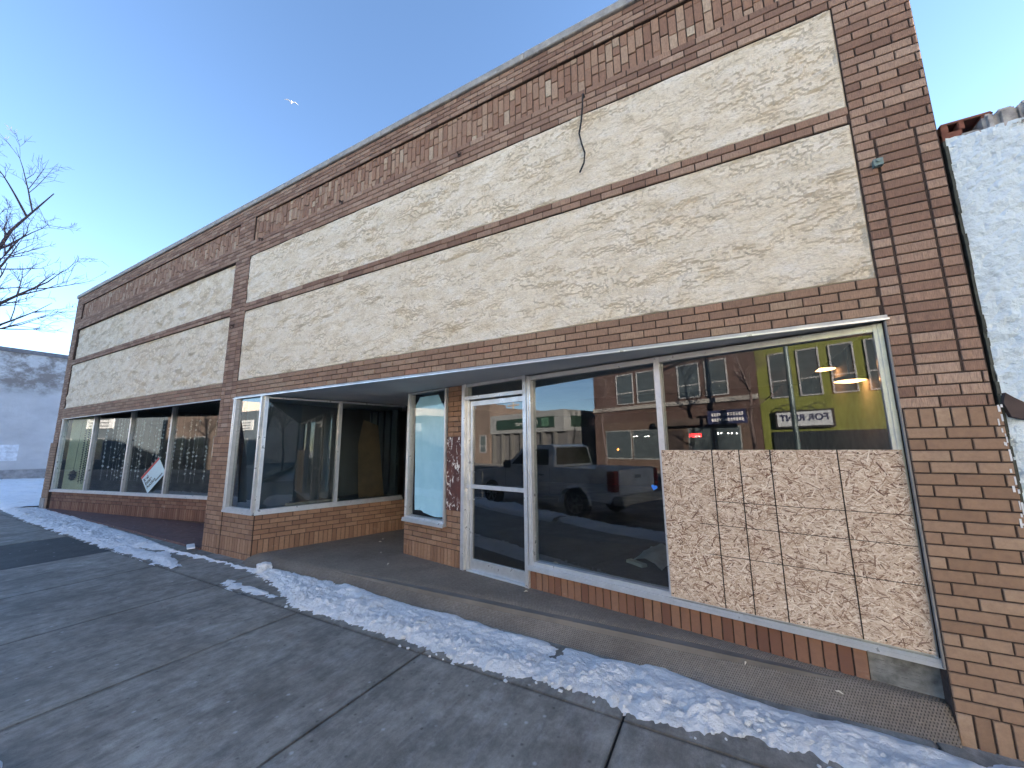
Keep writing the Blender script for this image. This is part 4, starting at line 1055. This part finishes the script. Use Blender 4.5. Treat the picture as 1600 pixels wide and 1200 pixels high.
for (x0, h) in ((9.2, 6.2), (22, 5.0), (35, 7.0), (48, 5.5)):
    e = empty('near_building', (x0+6, 4, 0), 'plain building farther right on the same side of the street', 'building', 'buildings farther right along the near side')
    m = MB(); m.box(W, x0, x0+12, -14, -.1, -1, h); m.build('wall', plain('near_wall', (.22, .17, .14), .9), e)
    for k in range(3):
        m = MB(); m.box(W, x0+.8+k*3.8, x0+3.6+k*3.8, -.12, -.05, .6, 2.6); m.build('window', DKGL, e)
for (x0, h, c) in ((4.6, 8.6, (.80, .74, .64)), (16, 8, (.78, .73, .66)), (28, 7, (.7, .66, .6))):
    e = empty('street_building', (x0+5, Y2, 0), 'distant street building far along the opposite side', 'building', 'distant buildings along the street')
    m = MB(); opp(m, x0, x0+11, -12, 0, -.3, h); m.build('wall', plain('far_wall', c, .9), e)
    for k in range(4): owin(e, x0+.7+k*2.6, x0+2.4+k*2.6, .8, 2.5, False)
# lamp post and power pole
lp = empty('lamp_post', (-3.0, -14.9, 0), 'dark grey lamp post on the far kerb before the FOR RENT sign', 'lamp post')
m = MB(); m.lathe((-3.0, -14.9, 0), (0, 0, 1), [(0, .17), (.5, .16), (.55, .11), (7.5, .075)], 14); m.build('post', plain('lamp_grey', (.07, .10, .11), .5, .3), lp, smooth=True)
m = MB(); m.tube([(-3.0, -14.9, 7.4), (-3.0, -14.4, 7.75), (-3.0, -13.5, 7.8)], .04, 8); m.build('arm', plain('lamp_grey2', (.07, .10, .11), .5, .3), lp)
m = MB(); m.box(Fr(-3.0, -13.4), -.12, .12, -.35, .3, 7.72, 7.84); m.build('lamp_head', GALV, lp, bevel=.02)
pp = empty('power_pole', (-39.9, -32, 0), 'wooden power pole with crossarm behind the bank roof', 'power pole')
m = MB(); m.lathe((-39.9, -32, 0), (0, 0, 1), [(0, .16), (8.0, .10)], 10); m.build('pole', WOOD, pp)
m = MB(); m.box(Fr(-39.9, -32), -1.2, 1.2, -.06, .06, 7.2, 7.34)
for k in (-1.05, -.5, .5, 1.05): m.lathe((-39.9+k, -32, 7.34), (0, 0, 1), [(0, .03), (.12, .05), (.16, .02)], 8)
m.build('crossarm', WOOD, pp)

# vehicles
TYRE = DARKM
def vehicle(name, x, y, z, flip, paint, label, cat, kind):
    """local X runs from the tail (0) to the nose, local Y across, placed nose towards -x"""
    root = empty(name, (x, y, z), label, cat)
    def T(a, b, c): return Vector((x + (-a if flip else a), y + (-b if flip else b), z + c))
    Lr, Lf = (1.22, 4.72) if kind == 'pickup' else (.95, 3.65)
    Wd = .97 if kind == 'pickup' else .90
    rw = .39 if kind == 'pickup' else .34; ra = rw*1.22; zb = .42 if kind == 'pickup' else .30
    def arch(cx): return [(cx + ra*math.cos(t), rw + ra*math.sin(t)) for t in [math.pi*(1-i/12) for i in range(13)]]
    if kind == 'pickup':
        side = [(.12, zb+.06)] + [p for p in arch(Lr) if p[1] > zb] + [p for p in arch(Lf) if p[1] > zb] + [(5.55, zb+.02), (5.62, .62), (5.62, .98), (5.50, 1.08), (4.15, 1.20), (4.05, 1.26), (.02, 1.27), (.0, 1.20), (.06, .70)]
        cab = [(1.98, 1.262), (2.08, 1.84), (2.3, 1.875), (3.2, 1.86), (3.45, 1.80), (4.12, 1.235)]
    else:
        side = [(.06, zb+.08)] + [p for p in arch(Lr) if p[1] > zb] + [p for p in arch(Lf) if p[1] > zb] + [(4.4, zb), (4.5, .50), (4.48, .80), (4.30, .90), (3.4, 1.0), (.10, 1.02), (.02, .90), (0, .55)]
        cab = [(.08, 1.015), (.25, 1.52), (.6, 1.60), (2.2, 1.60), (2.55, 1.54), (3.38, .995)]
    m = MB()
    if kind == 'pickup':       # leave the load bed hollow
        sd = [p for p in side]
        m.prism(sd, lambda a, c: T(a, -Wd, c), lambda a, c: T(a, -Wd+.07, c)); m.prism(sd, lambda a, c: T(a, Wd-.07, c), lambda a, c: T(a, Wd, c))
        core = [(1.92, zb+.1), (5.55, zb+.1), (5.6, .98), (5.48, 1.07), (4.15, 1.19), (4.05, 1.25), (1.92, 1.25)]
        m.prism(core, lambda a, c: T(a, -Wd+.068, c), lambda a, c: T(a, Wd-.068, c))
        m.prism([(.05, .62), (1.92, .62), (1.92, .74), (.05, .74)], lambda a, c: T(a, -Wd+.068, c), lambda a, c: T(a, Wd-.068, c))
    else:
        m.prism(side, lambda a, c: T(a, -Wd, c), lambda a, c: T(a, Wd, c))
    body = m.build('body', paint, root, bevel=.022)
    def tap(a, c, s): return T(a, s*(Wd-.05-(c-1.0)*.20), c)
    m = MB(); m.prism(cab, lambda a, c: tap(a, c, -1), lambda a, c: tap(a, c, 1)); m.build('cabin', paint, root, bevel=.03)
    zc0 = cab[0][1]+.05; zc1 = max(p[1] for p in cab)-.13
    def wnd(poly, s, nm='side_window'):
        m = MB(); m.prism(poly, lambda a, c: tap(a, c, s)+Vector((0, (-s if flip else s)*.006, 0)), lambda a, c: tap(a, c, s)-Vector((0, (-s if flip else s)*.01, 0))); m.build(nm, CARGL, root)
    for s in (-1, 1):
        if kind == 'pickup':
            wnd([(2.20, zc0), (2.26, zc1), (2.85, zc1), (2.85, zc0)], s); wnd([(2.97, zc0), (2.97, zc1), (3.28, zc1-.02), (3.82, zc0)], s)
        else:
            wnd([(.38, zc0), (.5, zc1), (1.3, zc1), (1.3, zc0)], s); wnd([(1.40, zc0), (1.40, zc1), (2.3, zc1), (2.98, zc0)], s)
    # windscreen and rear glass
    a0, a1 = (cab[-2], cab[-1]); b0, b1 = cab[0], cab[1]
    for (p, q, o, nm) in ((a1, a0, .008, 'windscreen'), (b0, b1, -.008, 'rear_window')):
        m = MB(); e = []
        for t in (.12, .9):
            a = p[0]+(q[0]-p[0])*t + o; c = p[1]+(q[1]-p[1])*t + .008; w = Wd-.05-(c-1.0)*.20-.10
            e.append((a, c, w))
        m.face([T(e[0][0], -e[0][2], e[0][1]), T(e[0][0], e[0][2], e[0][1]), T(e[1][0], e[1][2], e[1][1]), T(e[1][0], -e[1][2], e[1][1])])
        m.face([T(e[0][0], -e[0][2], e[0][1]-.012), T(e[1][0], -e[1][2], e[1][1]-.012), T(e[1][0], e[1][2], e[1][1]-.012), T(e[0][0], e[0][2], e[0][1]-.012)]); m.build(nm, CARGL, root)
    for cx in (Lr, Lf):
        for s in (-1, 1):
            c = T(cx, s*(Wd-.13), rw); ax = T(0, s, 0) - T(0, 0, 0)
            m = MB(); m.lathe(c - ax*.12, ax, [(0, rw*.8), (.015, rw*.96), (.05, rw), (.20, rw), (.235, rw*.95), (.25, rw*.72), (.235, rw*.66)], 32); w = m.build('wheel', TYRE, root, smooth=True)
            m = MB(); m.lathe(c + ax*.095, ax, [(0, rw*.66), (.02, rw*.66), (.022, rw*.60), (.005, rw*.56), (.004, rw*.1), (.02, rw*.1)], 24)
            for k in range(6):
                t = k*math.pi/3; u = Vector((math.cos(t), 0, math.sin(t))); v = Vector((-math.sin(t), 0, math.cos(t)))
                q = [c + ax*.125 + u*rw*.1 + v*.045, c + ax*.125 + u*rw*.6 + v*.03, c + ax*.125 + u*rw*.6 - v*.03, c + ax*.125 + u*rw*.1 - v*.045]
                m.face(q); m.face([p - ax*.02 for p in q][::-1])
                for i in range(4): m.face([q[i], q[(i+1) % 4], q[(i+1) % 4]-ax*.02, q[i]-ax*.02])
            m.build('rim', GALV, w)
    RED = plain('tail_red', (.22, .012, .012), .15); CLR = plain('lamp_clear', (.6, .62, .64), .1)
    def bx(a0, a1, b0, b1, c0, c1, nm, mt, bev=.008, par=root):
        m = MB(); m.box(Fr(0, 0), 0, 1, 0, 1, 0, 1)
        m.v = [tuple(T(a0+(a1-a0)*p[0], b0+(b1-b0)*(-p[1]), c0+(c1-c0)*p[2])) for p in m.v]
        return m.build(nm, mt, par, bevel=bev)
    if kind == 'pickup':
        tg = bx(-.02, .06, -.78, .78, .70, 1.25, 'tailgate', paint, .015)
        bx(-.035, -.019, -.13, .13, 1.04, 1.12, 'handle', BLACK, .004, tg)
        for s in (-1, 1):
            bx(-.012, .20, s*.80, s*(Wd+.006), .76, 1.24, 'tail_light', RED, .012)
            bx(5.42, 5.635, s*.58, s*(Wd-.01), .80, 1.0, 'headlight', CLR, .02)
            bx(3.72, 3.86, s*(Wd-.02), s*(Wd+.22), 1.20, 1.42, 'mirror', BLACK, .03)
            for a in (2.28, 3.02): bx(a, a+.20, s*Wd, s*(Wd+.025), 1.03, 1.075, 'door_handle', BLACK, .008)
            for a in (2.06, 2.90, 3.98): bx(a, a+.008, s*(Wd-.002), s*(Wd+.001), .55, 1.24, 'door_gap', BLACK, 0)
        bx(-.16, .10, -.93, .93, .46, .66, 'rear_bumper', GALV, .03); bx(5.55, 5.72, -.93, .93, .45, .66, 'front_bumper', GALV, .03)
        bx(5.60, 5.64, -.55, .55, .70, 1.02, 'grille', BLACK, .01)
        for s in (-1, 1):
            m = MB()
            for i in range(12):
                t0, t1 = math.pi*i/12, math.pi*(i+1)/12
                P = lambda t, r, o: T(Lr+r*math.cos(t), s*(Wd+o), rw+r*math.sin(t))
                m.face([P(t0, ra, .02), P(t1, ra, .02), P(t1, ra+.06, .02), P(t0, ra+.06, .02)]); m.face([P(t0, ra+.06, .02), P(t1, ra+.06, .02), P(t1, ra+.075, 0), P(t0, ra+.075, 0)]); m.face([P(t0, ra, .02), P(t0, ra, -.03), P(t1, ra, -.03), P(t1, ra, .02)])
            m.build('wheel_flare', paint, root)
    else:
        for s in (-1, 1):
            bx(-.012, .14, s*.66, s*(Wd-.01), .70, .98, 'tail_light', RED, .012); bx(4.30, 4.505, s*.50, s*(Wd-.03), .62, .80, 'headlight', CLR, .02)
            bx(2.75, 2.87, s*(Wd-.05), s*(Wd+.16), 1.0, 1.14, 'mirror', BLACK, .03)
            for a in (1.05, 2.0): bx(a, a+.18, s*(Wd-.004), s*(Wd+.02), .86, .895, 'door_handle', BLACK, .006)
            for a in (1.35, 2.45): bx(a, a+.008, s*(Wd-.002), s*(Wd+.001), .40, .99, 'door_gap', BLACK, 0)
        bx(-.05, .12, -.80, .80, .34, .55, 'rear_bumper', BLACK, .03); bx(4.40, 4.55, -.80, .80, .30, .50, 'front_bumper', BLACK, .03)
    return root
def paint(name, col, metal=.3):
    n = N(name).set(col=col, rough=.28, metal=metal); n.b.inputs['Coat Weight'].default_value = .6; n.b.inputs['Coat Roughness'].default_value = .05
    co = n.coord(); c = n.mix(n.ramp(n.noise(co, 4, 6), [(.45, (0,)*3), (.75, (.5,)*3)]), col, (.30, .28, .26)); n.done(c); return n.mat
vehicle('pickup_truck', -4.12, -5.08, -.262, True, paint('silver_paint', (.80, .82, .84), 0), 'silver crew cab pickup truck parked at the near kerb, seen in the glass', 'pickup truck', 'pickup')
vehicle('parked_car', -2.2, -13.4, -.26, True, paint('white_paint_car', (.62, .64, .66), 0), 'white hatchback parked on the far side before the brick shop', 'car', 'car')
vehicle('parked_car', 3.2, -13.4, -.29, True, paint('grey_paint_car', (.20, .23, .25)), 'grey hatchback parked on the far side before the green building', 'car', 'car')
v = vehicle('oncoming_car', 40, -7.0, -.72, True, paint('dark_blue_paint', (.03, .035, .06)), 'dark car with headlights on, coming from the right along the street', 'car', 'car')
for q in v.children:
    if q.name.startswith('headlight'): q.data.materials.clear(); q.data.materials.append(emit('headlamp_on', (1, .9, .75), 14))
vehicle('parked_car', -13.5, -13.4, -.2, True, paint('dark_paint_car', (.04, .045, .06)), 'dark hatchback parked on the far side near the bank', 'car', 'car')

# ------------------------------------------------------------------ light, sky, camera
SUN_EL, SUN_AZ = 12.0, 55.0          # low, behind the shop and to the right: the near side of the street lies in its shade
w = bpy.data.worlds.new('World'); scn.world = w; w.use_nodes = True
nt = w.node_tree; bg = nt.nodes['Background']
sky = nt.nodes.new('ShaderNodeTexSky'); sky.sky_type = 'NISHITA'; sky.sun_disc = False
sky.sun_elevation = R(SUN_EL); sky.sun_rotation = R(SUN_AZ); sky.air_density = .75; sky.dust_density = .15; sky.ozone_density = 1.9; sky.altitude = 600
nt.links.new(sky.outputs[0], bg.inputs[0]); bg.inputs[1].default_value = .052
sl = bpy.data.lights.new('sun', 'SUN'); sl.energy = 5.0; sl.angle = R(.5); sl.color = (1, .86, .70)
so = bpy.data.objects.new('sun', sl); COL.objects.link(so)
dirv = Vector((math.sin(R(SUN_AZ))*math.cos(R(SUN_EL)), math.cos(R(SUN_AZ))*math.cos(R(SUN_EL)), math.sin(R(SUN_EL))))
so.rotation_euler = dirv.to_track_quat('Z', 'Y').to_euler(); so.location = (30, 30, 20)
cam = bpy.data.cameras.new('camera'); co = bpy.data.objects.new('camera', cam); COL.objects.link(co)
cam.sensor_width = 36; cam.lens = 599.82/1600*36; cam.clip_start = .05; cam.clip_end = 1500
co.location = (0, -3.3, 1.584); co.rotation_euler = (R(99.18221631), R(.58253287), R(28.3115052))
scn.camera = co
scn.view_settings.view_transform = 'Standard'; scn.view_settings.look = 'None'; scn.view_settings.gamma = 1
scn.view_settings.exposure = 3.5
scn.render.engine = 'CYCLES'; scn.cycles.max_bounces = 8; scn.cycles.transparent_max_bounces = 24
